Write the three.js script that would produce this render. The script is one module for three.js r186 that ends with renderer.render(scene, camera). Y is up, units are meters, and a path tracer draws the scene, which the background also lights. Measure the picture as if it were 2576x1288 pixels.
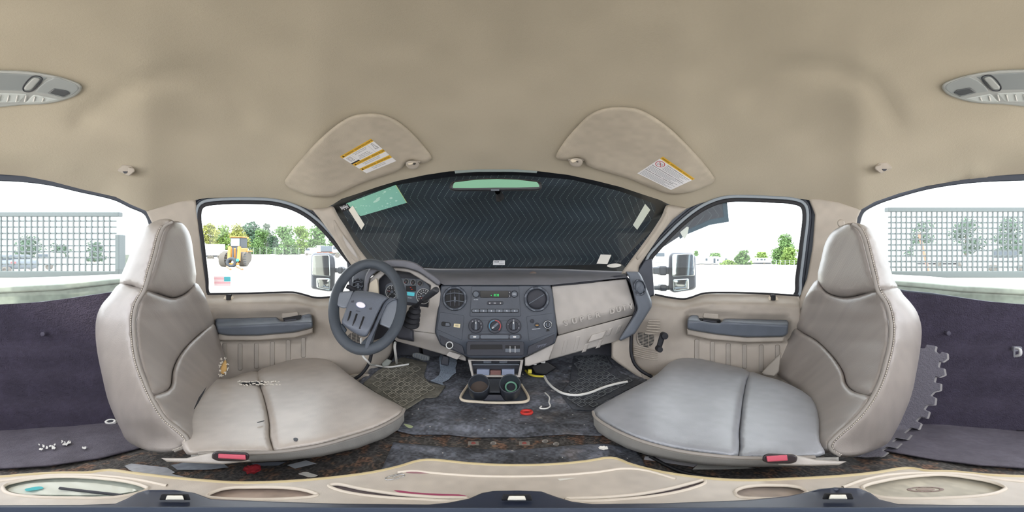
import * as THREE from 'three';
import { mergeGeometries } from 'three/addons/utils/BufferGeometryUtils.js';
import { RoundedBoxGeometry } from 'three/addons/geometries/RoundedBoxGeometry.js';
import { FontLoader } from 'three/addons/loaders/FontLoader.js';
import { TextGeometry } from 'three/addons/geometries/TextGeometry.js';

// ---------- camera, sky, sun, exposure ----------
const scene = new THREE.Scene();
const EYE = 1.2;                                   // camera height above the yard
const camera = new THREE.PerspectiveCamera(50, 2, 0.02, 900);
camera.position.set(0, EYE, 0);
camera.lookAt(0, EYE, -1);
scene.background = new THREE.Color(.965, .985, 1.05);       // bright hazy overcast sky
scene.backgroundIntensity = 4.4;
const sun = new THREE.DirectionalLight(0xfff4e4, 4.5);
sun.position.set(-30, 95, 45); sun.target.position.set(0, 0, -8);
sun.castShadow = true; sun.shadow.mapSize.set(2048, 2048); sun.shadow.radius = 6;
Object.assign(sun.shadow.camera, { left: -60, right: 60, top: 60, bottom: -60, near: 1, far: 300 });
scene.add(sun, sun.target);
const renderer = new THREE.WebGLRenderer({ antialias: true });
renderer.toneMapping = THREE.LinearToneMapping;
renderer.toneMappingExposure = 1.08;
renderer.shadowMap.enabled = true;

// ---------- helpers ----------
let seed = 7;
const rnd = () => { seed = (seed * 1664525 + 1013904223) >>> 0; return seed / 4294967296; };
const rr = (a, b) => a + (b - a) * rnd();
const lerp = (a, b, t) => a + (b - a) * t, clamp = (x, a, b) => Math.min(b, Math.max(a, x));
const sstep = (a, b, x) => { const t = clamp((x - a) / (b - a), 0, 1); return t * t * (3 - 2 * t); };
// The cab is drawn on a plan of 2576 x 1288 units; one unit is K metres per metre of distance from the cab's middle.
const K = Math.tan(25 * Math.PI / 180) / 644;
const P = (x, y, z) => new THREE.Vector3(K * z * (x - 1288), EYE + K * z * (644 - y), -z);
const interp = (pts, x) => {                       // piecewise-linear through sorted [x, y]
  if (x <= pts[0][0]) return pts[0][1];
  for (let i = 1; i < pts.length; i++) if (x <= pts[i][0]) return lerp(pts[i - 1][1], pts[i][1], (x - pts[i - 1][0]) / (pts[i][0] - pts[i - 1][0]));
  return pts[pts.length - 1][1];
};
const byRow = (pts) => { const s = pts.map(([x, y]) => [y, x]).sort((a, b) => a[0] - b[0]); return (y) => interp(s, y); };
const sm = (pts, closed = false, n = 6) => {       // smooth curve through plan points
  const c = new THREE.CatmullRomCurve3(pts.map(([x, y]) => new THREE.Vector3(x, y, 0)), closed, 'centripetal');
  return c.getPoints(pts.length * n).map((v) => [v.x, v.y]).slice(0, closed ? -1 : undefined);
};
const ell = (cx, cy, rx, ry, rot = 0, n = 28, a0 = 0, a1 = Math.PI * 2) => Array.from({ length: n }, (_, i) => {
  const a = a0 + (a1 - a0) * i / (a1 - a0 > 6.28 ? n : n - 1), x = Math.cos(a) * rx, y = Math.sin(a) * ry;
  return [cx + x * Math.cos(rot) - y * Math.sin(rot), cy + x * Math.sin(rot) + y * Math.cos(rot)];
});
const rect = (x0, y0, x1, y1) => [[x0, y0], [x1, y0], [x1, y1], [x0, y1]];
const rrect = (x0, y0, x1, y1, r, n = 4) => {
  const o = [];
  for (const [cx, cy, a] of [[x1 - r, y0 + r, -Math.PI / 2], [x1 - r, y1 - r, 0], [x0 + r, y1 - r, Math.PI / 2], [x0 + r, y0 + r, Math.PI]])
    for (let i = 0; i <= n; i++) o.push([cx + r * Math.cos(a + i / n * Math.PI / 2), cy + r * Math.sin(a + i / n * Math.PI / 2)]);
  return o;
};
const roundC = (pts, r, n = 4) => {                // polygon with rounded corners
  const o = [], N = pts.length;
  for (let i = 0; i < N; i++) {
    const p = pts[i], a = pts[(i + N - 1) % N], b = pts[(i + 1) % N], la = Math.hypot(a[0] - p[0], a[1] - p[1]), lb = Math.hypot(b[0] - p[0], b[1] - p[1]), q = Math.min(r, la * .45, lb * .45);
    const s = [p[0] + (a[0] - p[0]) / la * q, p[1] + (a[1] - p[1]) / la * q], e = [p[0] + (b[0] - p[0]) / lb * q, p[1] + (b[1] - p[1]) / lb * q];
    for (let k = 0; k <= n; k++) { const t = k / n; o.push([(1 - t) ** 2 * s[0] + 2 * t * (1 - t) * p[0] + t * t * e[0], (1 - t) ** 2 * s[1] + 2 * t * (1 - t) * p[1] + t * t * e[1]]); }
  }
  return o;
};
const grow = (loop, d) => {                        // loop moved outwards by d
  const N = loop.length; let area = 0;
  loop.forEach((p, i) => { const q = loop[(i + 1) % N]; area += p[0] * q[1] - q[0] * p[1]; });
  const s = area > 0 ? 1 : -1;
  return loop.map((p, i) => { const a = loop[(i + N - 1) % N], b = loop[(i + 1) % N], tx = b[0] - a[0], ty = b[1] - a[1], l = Math.hypot(tx, ty) || 1; return [p[0] + s * d * ty / l, p[1] - s * d * tx / l]; });
};
const inside = (x, y, loops) => { let c = false; for (const L of loops) for (let i = 0, j = L.length - 1; i < L.length; j = i++) { const a = L[i], b = L[j]; if ((a[1] > y) !== (b[1] > y) && x < (b[0] - a[0]) * (y - a[1]) / (b[1] - a[1]) + a[0]) c = !c; } return c; };
const segD = (x, y, a, b) => { const dx = b[0] - a[0], dy = b[1] - a[1], t = clamp(((x - a[0]) * dx + (y - a[1]) * dy) / (dx * dx + dy * dy || 1), 0, 1); return Math.hypot(x - a[0] - t * dx, y - a[1] - t * dy); };
const distTo = (x, y, loops) => { let d = 1e9; for (const L of loops) for (let i = 0, j = L.length - 1; i < L.length; j = i++) d = Math.min(d, segD(x, y, L[j], L[i])); return d; };
const lineD = (x, y, line) => { let d = 1e9; for (let i = 1; i < line.length; i++) d = Math.min(d, segD(x, y, line[i - 1], line[i])); return d; };
function delaunay(pts) {
  const n = pts.length, Q = pts.map(([x, y]) => [x + (rnd() - .5) * .004, y + (rnd() - .5) * .004]);
  let x0 = 1e9, x1 = -1e9, y0 = 1e9, y1 = -1e9; for (const [x, y] of Q) { x0 = Math.min(x0, x); x1 = Math.max(x1, x); y0 = Math.min(y0, y); y1 = Math.max(y1, y); }
  const m = Math.max(x1 - x0, y1 - y0), cx = (x0 + x1) / 2, cy = (y0 + y1) / 2;
  Q.push([cx - 20 * m, cy - m], [cx, cy + 20 * m], [cx + 20 * m, cy - m]);
  const cc = (i, j, k) => {
    const [ax, ay] = Q[i], [bx, by] = Q[j], [dx, dy] = Q[k], D = 2 * (ax * (by - dy) + bx * (dy - ay) + dx * (ay - by)) || 1e-12, a = ax * ax + ay * ay, b = bx * bx + by * by, d = dx * dx + dy * dy;
    const x = (a * (by - dy) + b * (dy - ay) + d * (ay - by)) / D, y = (a * (dx - bx) + b * (ax - dx) + d * (bx - ax)) / D; return { i, j, k, x, y, r: (ax - x) ** 2 + (ay - y) ** 2 };
  };
  const order = Q.slice(0, n).map((_, i) => i).sort((a, b) => Q[a][0] - Q[b][0]); let open = [cc(n, n + 1, n + 2)]; const closed = [];
  for (const c of order) {
    const E = new Map(), keep = [], [x, y] = Q[c];
    const edge = (a, b) => { const k = a < b ? a * 1e6 + b : b * 1e6 + a; if (E.has(k)) E.set(k, null); else E.set(k, [a, b]); };
    for (const t of open) { const dx = x - t.x; if (dx > 0 && dx * dx > t.r) { closed.push(t); continue; } const dy = y - t.y; if (dx * dx + dy * dy > t.r) { keep.push(t); continue; } edge(t.i, t.j); edge(t.j, t.k); edge(t.k, t.i); }
    open = keep; for (const e of E.values()) if (e) open.push(cc(e[0], e[1], c));
  }
  return [...closed, ...open].filter((t) => t.i < n && t.j < n && t.k < n).map((t) => [t.i, t.j, t.k]);
}
const edgeRoll = (d, r, R) => d >= r ? 0 : R * (1 - Math.sqrt(Math.max(0, 1 - (1 - d / r) ** 2)));
// A solid sheet: outline loops on the plan, a distance for every point, rolled edges of radius r (plan) and R (metres), thickness t.
function sheet(loops, g, zf, o = {}) {
  const { r = 0, R = 0.01, t = 0.03, vs = 1 } = o, step = Math.max(2, Math.min(g * .6, o.bs || 1e9));
  if (typeof loops[0][0] === 'number') loops = [loops];
  const fine = loops.map((L) => { const out = []; L.forEach((p, i) => { const q = L[(i + 1) % L.length], n = Math.max(1, Math.ceil(Math.hypot(q[0] - p[0], q[1] - p[1]) / step)); for (let k = 0; k < n; k++) out.push([lerp(p[0], q[0], k / n), lerp(p[1], q[1], k / n)]); }); return out; });
  const pts = [], ds = []; let x0 = 1e9, x1 = -1e9, y0 = 1e9, y1 = -1e9;
  for (const L of fine) for (const p of L) { pts.push(p); ds.push(0); x0 = Math.min(x0, p[0]); x1 = Math.max(x1, p[0]); y0 = Math.min(y0, p[1]); y1 = Math.max(y1, p[1]); }
  const nb = pts.length, rings = r ? [.08, .28, .58, 1].map((k) => k * r) : [];
  for (const d of rings) for (const L of fine) { const N = L.length, sk = Math.max(1, Math.round(d / step)); for (let i = 0; i < N; i += sk) for (const s of [1, -1]) {
    const a = L[(i + N - 1) % N], b = L[(i + 1) % N], tx = b[0] - a[0], ty = b[1] - a[1], l = Math.hypot(tx, ty) || 1, x = L[i][0] + s * d * ty / l, y = L[i][1] - s * d * tx / l;
    if (inside(x, y, loops)) { const q = distTo(x, y, loops); if (q > d * .93) { pts.push([x, y]); ds.push(q); } } } }
  const rim = (r || 0) + g * .5;
  for (let j = 0, y = y0; y < y1; y += g * .87, j++) for (let x = x0 + (j % 2) * g / 2; x < x1; x += g) if (inside(x, y, loops)) { const d = distTo(x, y, loops); if (d > rim) { pts.push([x, y]); ds.push(d); } }
  const tri = delaunay(pts).filter(([a, b, c]) => inside((pts[a][0] + pts[b][0] + pts[c][0]) / 3, (pts[a][1] + pts[b][1] + pts[c][1]) / 3, loops));
  const pos = [], uv = [], index = [], put = (v) => { pos.push(v.x, v.y, v.z); uv.push(v.x, v.y - vs * v.z); return pos.length / 3 - 1; };
  const F = pts.map(([x, y], i) => P(x, y, zf(x, y, ds[i]) + (r ? edgeRoll(ds[i], r, R) : 0))), n = pts.length;
  F.forEach(put);
  for (const [a, b, c] of tri) { const cr = (pts[b][0] - pts[a][0]) * (pts[c][1] - pts[a][1]) - (pts[b][1] - pts[a][1]) * (pts[c][0] - pts[a][0]); index.push(...(cr < 0 ? [a, b, c] : [a, c, b])); }
  if (t) {
    const mid = o.back !== undefined ? o.back : null, B = pts.map(([x, y], i) => { const v = F[i], zz = mid !== null ? mid : -v.z + t - (r ? edgeRoll(ds[i], r, R) : 0); return P(x, y, zz); });
    const off = n; B.forEach(put);
    for (let k = 0, m = index.length; k < m; k += 3) index.push(index[k] + off, index[k + 2] + off, index[k + 1] + off);
    let at = 0; const area = (L) => L.reduce((s, p, i) => { const q = L[(i + 1) % L.length]; return s + p[0] * q[1] - q[0] * p[1]; }, 0);
    fine.forEach((L, li) => { const N = L.length, flip = (area(L) > 0) !== (li > 0); const f = [], b = []; for (let i = 0; i < N; i++) { f.push(put(F[at + i])); b.push(put(B[at + i])); }
      for (let i = 0; i < N; i++) { const j = (i + 1) % N; if (flip) index.push(f[i], b[i], f[j], f[j], b[i], b[j]); else index.push(f[i], f[j], b[i], f[j], b[j], b[i]); } at += N; });
  }
  const G = new THREE.BufferGeometry(); G.setAttribute('position', new THREE.Float32BufferAttribute(pos, 3)); G.setAttribute('uv', new THREE.Float32BufferAttribute(uv, 2)); G.setIndex(index); G.computeVertexNormals();
  return G;
}
// A flat bevelled plate facing the cab's middle: its front at distance z, going back by t.
function plate(pts, z, t = .006, b = .001, holes = []) {
  const m = ([x, y]) => new THREE.Vector2(K * z * (x - 1288), EYE + K * z * (644 - y)), s = new THREE.Shape(pts.map(m));
  for (const h of holes) s.holes.push(new THREE.Path(h.map(m)));
  const g = new THREE.ExtrudeGeometry(s, { depth: Math.max(1e-4, t - 2 * b), bevelEnabled: b > 0, bevelThickness: b, bevelSize: b, bevelOffset: -b, bevelSegments: 2, curveSegments: 8 });
  g.translate(0, 0, -z - t + b); return g;
}
// A turned piece facing the cab's middle; profile = [radius in plan units, metres in front of z]
function turned(x, y, z, prof, { sx = 1, sy = 1, rot = 0, n = 32, yaw = 0, pitch = 0 } = {}) {
  const g = new THREE.LatheGeometry(prof.map(([r, h]) => new THREE.Vector2(Math.max(1e-5, r * K * z), h)), n);
  g.rotateX(Math.PI / 2); g.scale(sx, sy, 1); g.rotateZ(-rot); g.rotateX(pitch); g.rotateY(yaw); const c = P(x, y, z); g.translate(c.x, c.y, c.z); return g;
}
const knobProf = (r, h, b = .0012) => { const q = .8; return [[0, h], [r * .8, h], [r * .96, h - b * .6], [r, h - b * 2], [r, 0]]; };
const ringProf = (ro, ri, h) => [[ri, 0], [ri, h * .8], [lerp(ri, ro, .25), h], [lerp(ri, ro, .75), h], [ro, h * .8], [ro, 0]];
const tube = (pts, rad, o = {}) => new THREE.TubeGeometry(new THREE.CatmullRomCurve3(pts.map((p) => p.isVector3 ? p : P(...p)), !!o.closed, 'centripetal'), o.n || pts.length * 8, rad, o.m || 8, !!o.closed);
const rbox = (x0, y0, x1, y1, z, t, b = .002) => { const c = P((x0 + x1) / 2, (y0 + y1) / 2, z), g = new RoundedBoxGeometry(K * z * Math.abs(x1 - x0), K * z * Math.abs(y1 - y0), t, 2, b); g.translate(c.x, c.y, c.z - t / 2); return g; };
const wbox = (x0, y0, z0, x1, y1, z1) => { const g = new THREE.BoxGeometry(x1 - x0, y1 - y0, z1 - z0); g.translate((x0 + x1) / 2, (y0 + y1) / 2, (z0 + z1) / 2); return g; };
const bar = (a, b, r, m = 6) => { const d = b.clone().sub(a), g = new THREE.CylinderGeometry(r, r, d.length(), m); g.applyQuaternion(new THREE.Quaternion().setFromUnitVectors(new THREE.Vector3(0, 1, 0), d.clone().normalize())); const c = a.clone().add(b).multiplyScalar(.5); g.translate(c.x, c.y, c.z); return g; };
const merge = (list) => mergeGeometries(list.map((g) => { g = g.index ? g.toNonIndexed() : g; for (const k of Object.keys(g.attributes)) if (!['position', 'normal', 'uv'].includes(k)) g.deleteAttribute(k); return g; }));
// four corners (top left, top right, bottom right, bottom left) -> thin printed sheet with its own 0..1 print coordinates
function sticker(c, zf, t = .0012, nx = 8, ny = 8) {
  const g = new THREE.PlaneGeometry(1, 1, nx, ny), p = g.attributes.position, uv = g.attributes.uv;
  for (let i = 0; i < p.count; i++) { const u = uv.getX(i), v = 1 - uv.getY(i), x = lerp(lerp(c[0][0], c[1][0], u), lerp(c[3][0], c[2][0], u), v), y = lerp(lerp(c[0][1], c[1][1], u), lerp(c[3][1], c[2][1], u), v), q = P(x, y, zf(x, y) - t); p.setXYZ(i, q.x, q.y, q.z); }
  g.computeVertexNormals(); return g;
}

const used = {};
const numbered = (n) => { const k = used[n] = (used[n] ?? -1) + 1; return k ? n + '_' + String(k).padStart(3, '0') : n; };
const tops = [];
function thing(name, label, category, group) { const o = new THREE.Group(); o.name = numbered(name); o.userData = { label, category }; if (group) o.userData.group = group; scene.add(o); tops.push(o); return o; }
function part(parent, name, g, m, label) { const o = new THREE.Mesh(g, m); o.name = name; o.castShadow = o.receiveShadow = true; if (label) o.userData.label = label; parent.add(o); return o; }
function solo(name, g, m, label, category, group) { const o = new THREE.Mesh(g, m); o.name = numbered(name); o.castShadow = o.receiveShadow = true; o.userData = { label, category }; if (group) o.userData.group = group; scene.add(o); tops.push(o); return o; }
function struct(name, g, m, label) { const o = g ? new THREE.Mesh(g, m) : new THREE.Group(); o.name = name; o.castShadow = o.receiveShadow = true; o.userData = { kind: 'structure' }; if (label) o.userData.label = label; scene.add(o); tops.push(o); return o; }
function settle() {                                // origins at the base of each thing
  for (const o of tops) {
    const b = new THREE.Box3().setFromObject(o); if (b.isEmpty() || o.position.lengthSq()) continue;
    const c = new THREE.Vector3((b.min.x + b.max.x) / 2, b.min.y, (b.min.z + b.max.z) / 2);
    if (o.isMesh) { o.geometry.translate(-c.x, -c.y, -c.z); for (const k of o.children) k.position.sub(c); } else for (const k of o.children) k.position.sub(c);
    o.position.copy(c);
  }
}

// ---------- materials ----------
function vnoise(n, s) {                            // tileable value noise, n cells a side
  const g = new Float32Array(n * n); let q = s; for (let i = 0; i < n * n; i++) { q = (q * 1664525 + 1013904223) >>> 0; g[i] = q / 4294967296; }
  return (u, v) => { const x = u * n, y = v * n, i = Math.floor(x), j = Math.floor(y), f = x - i, h = y - j, a = f * f * (3 - 2 * f), b = h * h * (3 - 2 * h), G = (p, r) => g[((r % n + n) % n) * n + (p % n + n) % n]; return lerp(lerp(G(i, j), G(i + 1, j), a), lerp(G(i, j + 1), G(i + 1, j + 1), a), b); };
}
function dataTex(size, fn, srgb, metres) {         // repeats every `metres`
  const d = new Uint8Array(size * size * 4);
  for (let j = 0; j < size; j++) for (let i = 0; i < size; i++) { const c = fn((i + .5) / size, (j + .5) / size), k = (j * size + i) * 4; if (typeof c === 'number') d[k] = d[k + 1] = d[k + 2] = clamp(c, 0, 1) * 255; else for (let q = 0; q < 3; q++) d[k + q] = clamp(c[q], 0, 1) * 255; d[k + 3] = 255; }
  const t = new THREE.DataTexture(d, size, size); t.wrapS = t.wrapT = THREE.RepeatWrapping; t.magFilter = THREE.LinearFilter; t.minFilter = THREE.LinearMipmapLinearFilter; t.generateMipmaps = true; if (srgb) t.colorSpace = THREE.SRGBColorSpace; t.repeat.set(1 / metres, 1 / metres); t.needsUpdate = true; return t;
}
const n8 = vnoise(8, 11), n32 = vnoise(32, 12), n64 = vnoise(64, 13), n128 = vnoise(128, 14), n5 = vnoise(5, 15), n16 = vnoise(16, 16);
const grain = dataTex(512, (u, v) => .45 * n64(u, v) + .55 * n128(u, v), false, .12);
const cloth = dataTex(512, (u, v) => .4 * n128(u, v) + .3 * n64(v, u) + .3 * n32(u, v), false, .3);
const mottle = (amp, m, a = n8, b = n32) => dataTex(256, (u, v) => 1 - amp + amp * (.55 * a(u, v) + .45 * b(u, v)), true, m);
const mot1 = mottle(.12, .9), mot2 = mottle(.2, .5), motBig = mottle(.1, 2.2, n5, n16);
const M = (hex, rough = .7, o = {}) => new THREE.MeshStandardMaterial({ color: hex, roughness: rough, ...o });
const plast = (hex, rough = .55, o = {}) => M(hex, rough, { bumpMap: grain, bumpScale: .00025, map: mot1, ...o });
const mat = {
  headliner: M('#bfb6a2', .95, { map: motBig, bumpMap: cloth, bumpScale: .0008 }),
  visor: M('#c6bcaa', .9, { bumpMap: cloth, bumpScale: .0008, map: mot1 }),
  trim: plast('#beb5a8', .6), door: plast('#b8afa3', .55), doorLow: plast('#aca59b', .7),
  dashTan: plast('#c3beb8', .6), tanLine: M('#d8cdb8', .6),
  seat: new THREE.MeshPhysicalMaterial({ color: '#a7a09a', roughness: .42, map: mot1, bumpMap: grain, bumpScale: .0003, clearcoat: .3, clearcoatRoughness: .3 }),
  cushionPaleSheen: new THREE.MeshPhysicalMaterial({ color: '#c3bbb3', roughness: .38, map: mot1, bumpMap: grain, bumpScale: .0003, clearcoat: .35, clearcoatRoughness: .35 }),  // driver cushion vinyl, paled to stand in for window sheen
  cushionSkyTint: new THREE.MeshPhysicalMaterial({ color: '#a7abb2', roughness: .4, map: mot1, bumpMap: grain, bumpScale: .0003, clearcoat: .35, clearcoatRoughness: .35 }),  // passenger cushion vinyl, bluish tone stands in for sky reflection
  seatGrey: plast('#a3a29d', .75), piping: M('#97928c', .5), stitch: M('#cfc8bb', .8), foam: M('#c9a468', .95), frayed: M('#e9e4da', 1),
  dark: plast('#4a515c', .42), darker: plast('#343741', .5), mid: plast('#69717c', .45), pad: plast('#777981', .65),
  black: M('#111216', .6), gloss: M('#0c0d10', .2), rubber: M('#1d1f26', .7), gasket: M('#14161d', .6), frameGrey: M('#8e98a0', .45), frameDark: M('#3d434f', .5),
  carpet: M('#423d4e', 1, { map: mot2, bumpMap: cloth, bumpScale: .004 }),
  steel: M('#c9ccd0', .25, { metalness: 1 }), silver: M('#d7d9da', .4), white: M('#e8e8e4', .7), paper: M('#eceae2', .9), wire: M('#e2e3e0', .5),
  red: M('#b81f2a', .5), rust: M('#7a4433', .95, { map: mot2 }), mirror: M('#d4dcdc', .03, { metalness: 1 }),
  glass: new THREE.MeshPhysicalMaterial({ color: '#f4faf8', roughness: .0, transmission: 1, thickness: 0, ior: 1.5, specularIntensity: .6 }),
};
function canvas(w, h, draw, o = {}) { const c = document.createElement('canvas'); c.width = w; c.height = h; const x = c.getContext('2d'); draw(x, w, h); const t = new THREE.CanvasTexture(c); t.colorSpace = THREE.SRGBColorSpace; t.anisotropy = 8; if (o.repeat) { t.wrapS = t.wrapT = THREE.RepeatWrapping; } return t; }
const print = (t, rough = .6, o = {}) => new THREE.MeshStandardMaterial({ map: t, roughness: rough, ...o });
// ---------- cab shell ----------
const shellZ = (x) => 2.7 - .3 * ((x - 1288) / 1288) ** 2;
const header = [[-160, 441], [0, 447], [60, 450], [130, 460], [200, 475], [290, 495], [330, 515], [368, 531], [400, 522], [450, 508], [490, 503], [520, 498], [600, 496], [660, 498], [720, 506], [760, 520], [785, 530], [815, 527], [836, 515], [860, 500], [900, 487], [950, 470], [1000, 455], [1070, 440], [1130, 431], [1200, 428], [1288, 427], [1350, 430], [1430, 440], [1500, 455], [1560, 470], [1620, 490], [1660, 503], [1678, 512], [1700, 521], [1727, 525], [1760, 512], [1800, 501], [1850, 496], [1900, 495], [1960, 496], [2010, 500], [2035, 503], [2060, 502], [2110, 510], [2165, 528], [2200, 508], [2260, 487], [2330, 468], [2400, 456], [2470, 450], [2576, 446], [2740, 440]];
const bump = (x, y, cx, cy, sx, sy) => Math.exp(-(((x - cx) / sx) ** 2 + ((y - cy) / sy) ** 2));
const line1 = sm([[200, 300], [300, 235], [400, 195], [500, 185], [570, 220], [620, 300]]), line2 = sm([[2250, 300], [2200, 225], [2120, 180], [2020, 170], [1940, 190], [1890, 260]]);
const arcL = sm([[-160, 405], [0, 402], [120, 408], [220, 428], [300, 455]]), arcR = sm([[2740, 395], [2576, 402], [2480, 410], [2400, 440], [2340, 460]]);
function ceilZ(x, y) {
  const yb = interp(header, x), t = clamp((yb - y) / (yb + 80), 0, 1);
  let z = lerp(shellZ(x) - .03, 1.75, t);
  z += .022 * Math.exp(-((lineD(x, y, line1) / 26) ** 2)) + .022 * Math.exp(-((lineD(x, y, line2) / 26) ** 2));
  z += .03 * bump(x, y, 450, 330, 130, 90) + .03 * bump(x, y, 2090, 320, 130, 90);
  z += .03 * sstep(0, 14, y - interp(arcL, x)) * (x < 320 ? 1 - sstep(240, 320, x) : 0) + .03 * sstep(0, 14, y - interp(arcR.slice().sort((a, b) => a[0] - b[0]), x)) * (x > 2320 ? sstep(2320, 2400, x) : 0);
  z += .02 * Math.sin((x - 1288) / 300) ** 2 * (1 - t);
  return z;
}
{
  const top = [[2740, -80], [1288, -80], [-160, -80]];
  const g = sheet([...header, ...top], 26, (x, y, d) => ceilZ(x, y), { t: .03, vs: -1 });
  const roof = wbox(-2.7, EYE + .885, -1.755, 2.7, EYE + .96, .7);
  struct('ceiling', merge([g, roof]), mat.headliner);
}
// outer roof skin, added unseen side and rear walls (openings shaped to let fill daylight in)
struct('added_wall_back', merge([wbox(-2.7, EYE - .8, .62, 2.7, EYE - .35, .7), wbox(-2.7, EYE - .35, .62, -2.55, EYE + .9, .7), wbox(2.55, EYE - .35, .62, 2.7, EYE + .9, .7)]), mat.trim);
for (const [n, s] of [['added_wall_side_left', -1], ['added_wall_side_right', 1]]) struct(n, merge([wbox(s * 2.62 - .06, EYE - .8, -2.45, s * 2.62 + .06, EYE - .2, .62), wbox(s * 2.62 - .06, EYE + .62, -2.45, s * 2.62 + .06, EYE + .9, .62), wbox(s * 2.62 - .06, EYE - .2, -.2, s * 2.62 + .06, EYE + .62, .1), wbox(s * 2.62 - .06, EYE - .2, -2.45, s * 2.62 + .06, EYE + .62, -2.2)]), mat.trim);

// ---------- floor ----------
function floorZ(x, y) {
  const c = 1 / (.351 + (y - 880) * (.175 / 280)), s = Math.min(2.52, 1036 / Math.max(60, y - 644)), w = sstep(700, 960, x) * (1 - sstep(1616, 1876, x));
  return lerp(s, c, w);
}
const floorTex = dataTex(1024, (u, v) => { const a = n8(u, v), b = n32(u, v), c = n128(u, v), e = n64(v, u), k = .75 + .45 * (a - .5) + .3 * (b - .5) + .35 * (c - .5), br = .45 * sstep(.6, .9, n16(v, u) * .6 + b * .4); let q = [.47 * k + .12 * br, .49 * k + .07 * br, .535 * k + .02 * br]; if (e > .93 && c > .8) q = [.85, .83, .8]; return q; }, true, 1.1);
const rustTex = dataTex(512, (u, v) => { const a = n16(u, v), b = n64(u, v), r = sstep(.45, .75, a * .7 + b * .3); return [lerp(.33, .46, r) * (.65 + .6 * b), lerp(.32, .36, r) * (.65 + .6 * b), lerp(.31, .30, r) * (.65 + .6 * b)]; }, true, .5);
mat.floor = new THREE.MeshStandardMaterial({ map: rustTex, roughness: .9, bumpMap: cloth, bumpScale: .003 });
mat.liner = new THREE.MeshStandardMaterial({ map: floorTex, roughness: .72, bumpMap: cloth, bumpScale: .0016 });
mat.matDusty = M('#8d8b80', .85, { map: mottle(.35, .5), bumpMap: cloth, bumpScale: .002 }); mat.ridgeDusty = M('#b3b0a2', .85, { map: mottle(.3, .4) }); mat.matDark = M('#555a63', .8, { map: mottle(.35, .5), bumpMap: cloth, bumpScale: .002 }); mat.ridgeDark = M('#7c8288', .8, { map: mottle(.3, .4) });
{
  const g = sheet([[-160, 1046], [700, 1030], [868, 984], [920, 945], [936, 900], [940, 840], [1590, 840], [1592, 900], [1612, 935], [1650, 962], [1720, 1000], [1880, 1030], [2740, 1046], [2740, 1312], [-160, 1312]], 24, floorZ, { t: .04 });
  struct('floor', merge([g, wbox(-2.7, EYE - .83, -2.8, 2.7, EYE - .785, .7)]), mat.floor);
}
const wr = (x, y) => .012 * Math.sin(x * .021 + y * .045) + .01 * Math.sin(x * .05 - y * .03) + .006 * Math.sin(y * .16 + Math.sin(x * .02) * 2);
const linerZ = (x, y) => floorZ(x, y) - .035 + wr(x, y) * .6 - .03 * Math.exp(-(((y - 1066) / 16) ** 2)) * sstep(1020, 1100, x) * (1 - sstep(1380, 1480, x));
solo('floor_liner', sheet([[890, 968], [925, 940], [942, 890], [960, 856], [1580, 856], [1586, 905], [1604, 936], [1640, 964], [1600, 1030], [1570, 1085], [1510, 1097], [1426, 1093], [1309, 1101], [1184, 1101], [1130, 1094], [1040, 1094], [1000, 1085], [940, 1020]], 11, linerZ, { r: 5, R: .012, t: .02 }), mat.liner, 'dark rubber floor liner covering the footwells and tunnel under the dashboard, dusty and wrinkled', 'floor liner');
solo('floor_liner', sheet([...sm([[990, 1112], [1035, 1117], [1130, 1124], [1300, 1131], [1401, 1123], [1526, 1117], [1600, 1130]]), [1640, 1200], [1560, 1230], [1000, 1230], [960, 1180]], 12, (x, y) => floorZ(x, y) - .04 + wr(x, y) * .6, { r: 6, R: .012, t: .02 }), mat.liner, 'dark rubber liner strip between the rusty floor gap and the beige tray console', 'floor liner');
// rear floor carpets
for (const [pts, lab] of [[[[-160, 1062], [0, 1058], [260, 1040], [420, 1040], [420, 1110], [345, 1131], [250, 1155], [120, 1174], [0, 1181], [-160, 1184]], 'dark purple-black carpet on the floor behind the torn driver seat'], [[[2150, 1040], [2330, 1040], [2576, 1056], [2740, 1060], [2740, 1184], [2576, 1180], [2460, 1172], [2350, 1158], [2250, 1140], [2150, 1120]], 'dark purple-black carpet on the floor beside the puzzle-edged foam mat']])
  solo('floor_carpet', sheet(pts, 16, (x, y) => floorZ(x, y) - .05 + wr(x, y) * .4, { r: 14, R: .04, t: .03 }), mat.carpetFloor = mat.carpetFloor || new THREE.MeshStandardMaterial({ color: '#6a6672', roughness: .85, map: mot2, bumpMap: cloth, bumpScale: .002 }), lab, 'carpet');

// ---------- rear walls under the back windows ----------
const ledge = (y) => -.03 * sstep(868, 885, y) - .02 * sstep(930, 950, y) - .03 * sstep(1000, 1030, y);
struct('wall_left', sheet([[-160, 768], [0, 766], [100, 760], [200, 747], [300, 732], [420, 728], [470, 735], [470, 1090], [-160, 1080]], 18, (x, y) => shellZ(x) - .02 + ledge(y), { t: .12 }), mat.carpet);
struct('wall_right', sheet([[2740, 768], [2576, 766], [2480, 758], [2390, 746], [2300, 736], [2200, 728], [2100, 735], [2100, 1090], [2740, 1080]], 18, (x, y) => shellZ(x) - .02 + ledge(y), { t: .12 }), mat.carpet);
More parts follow.
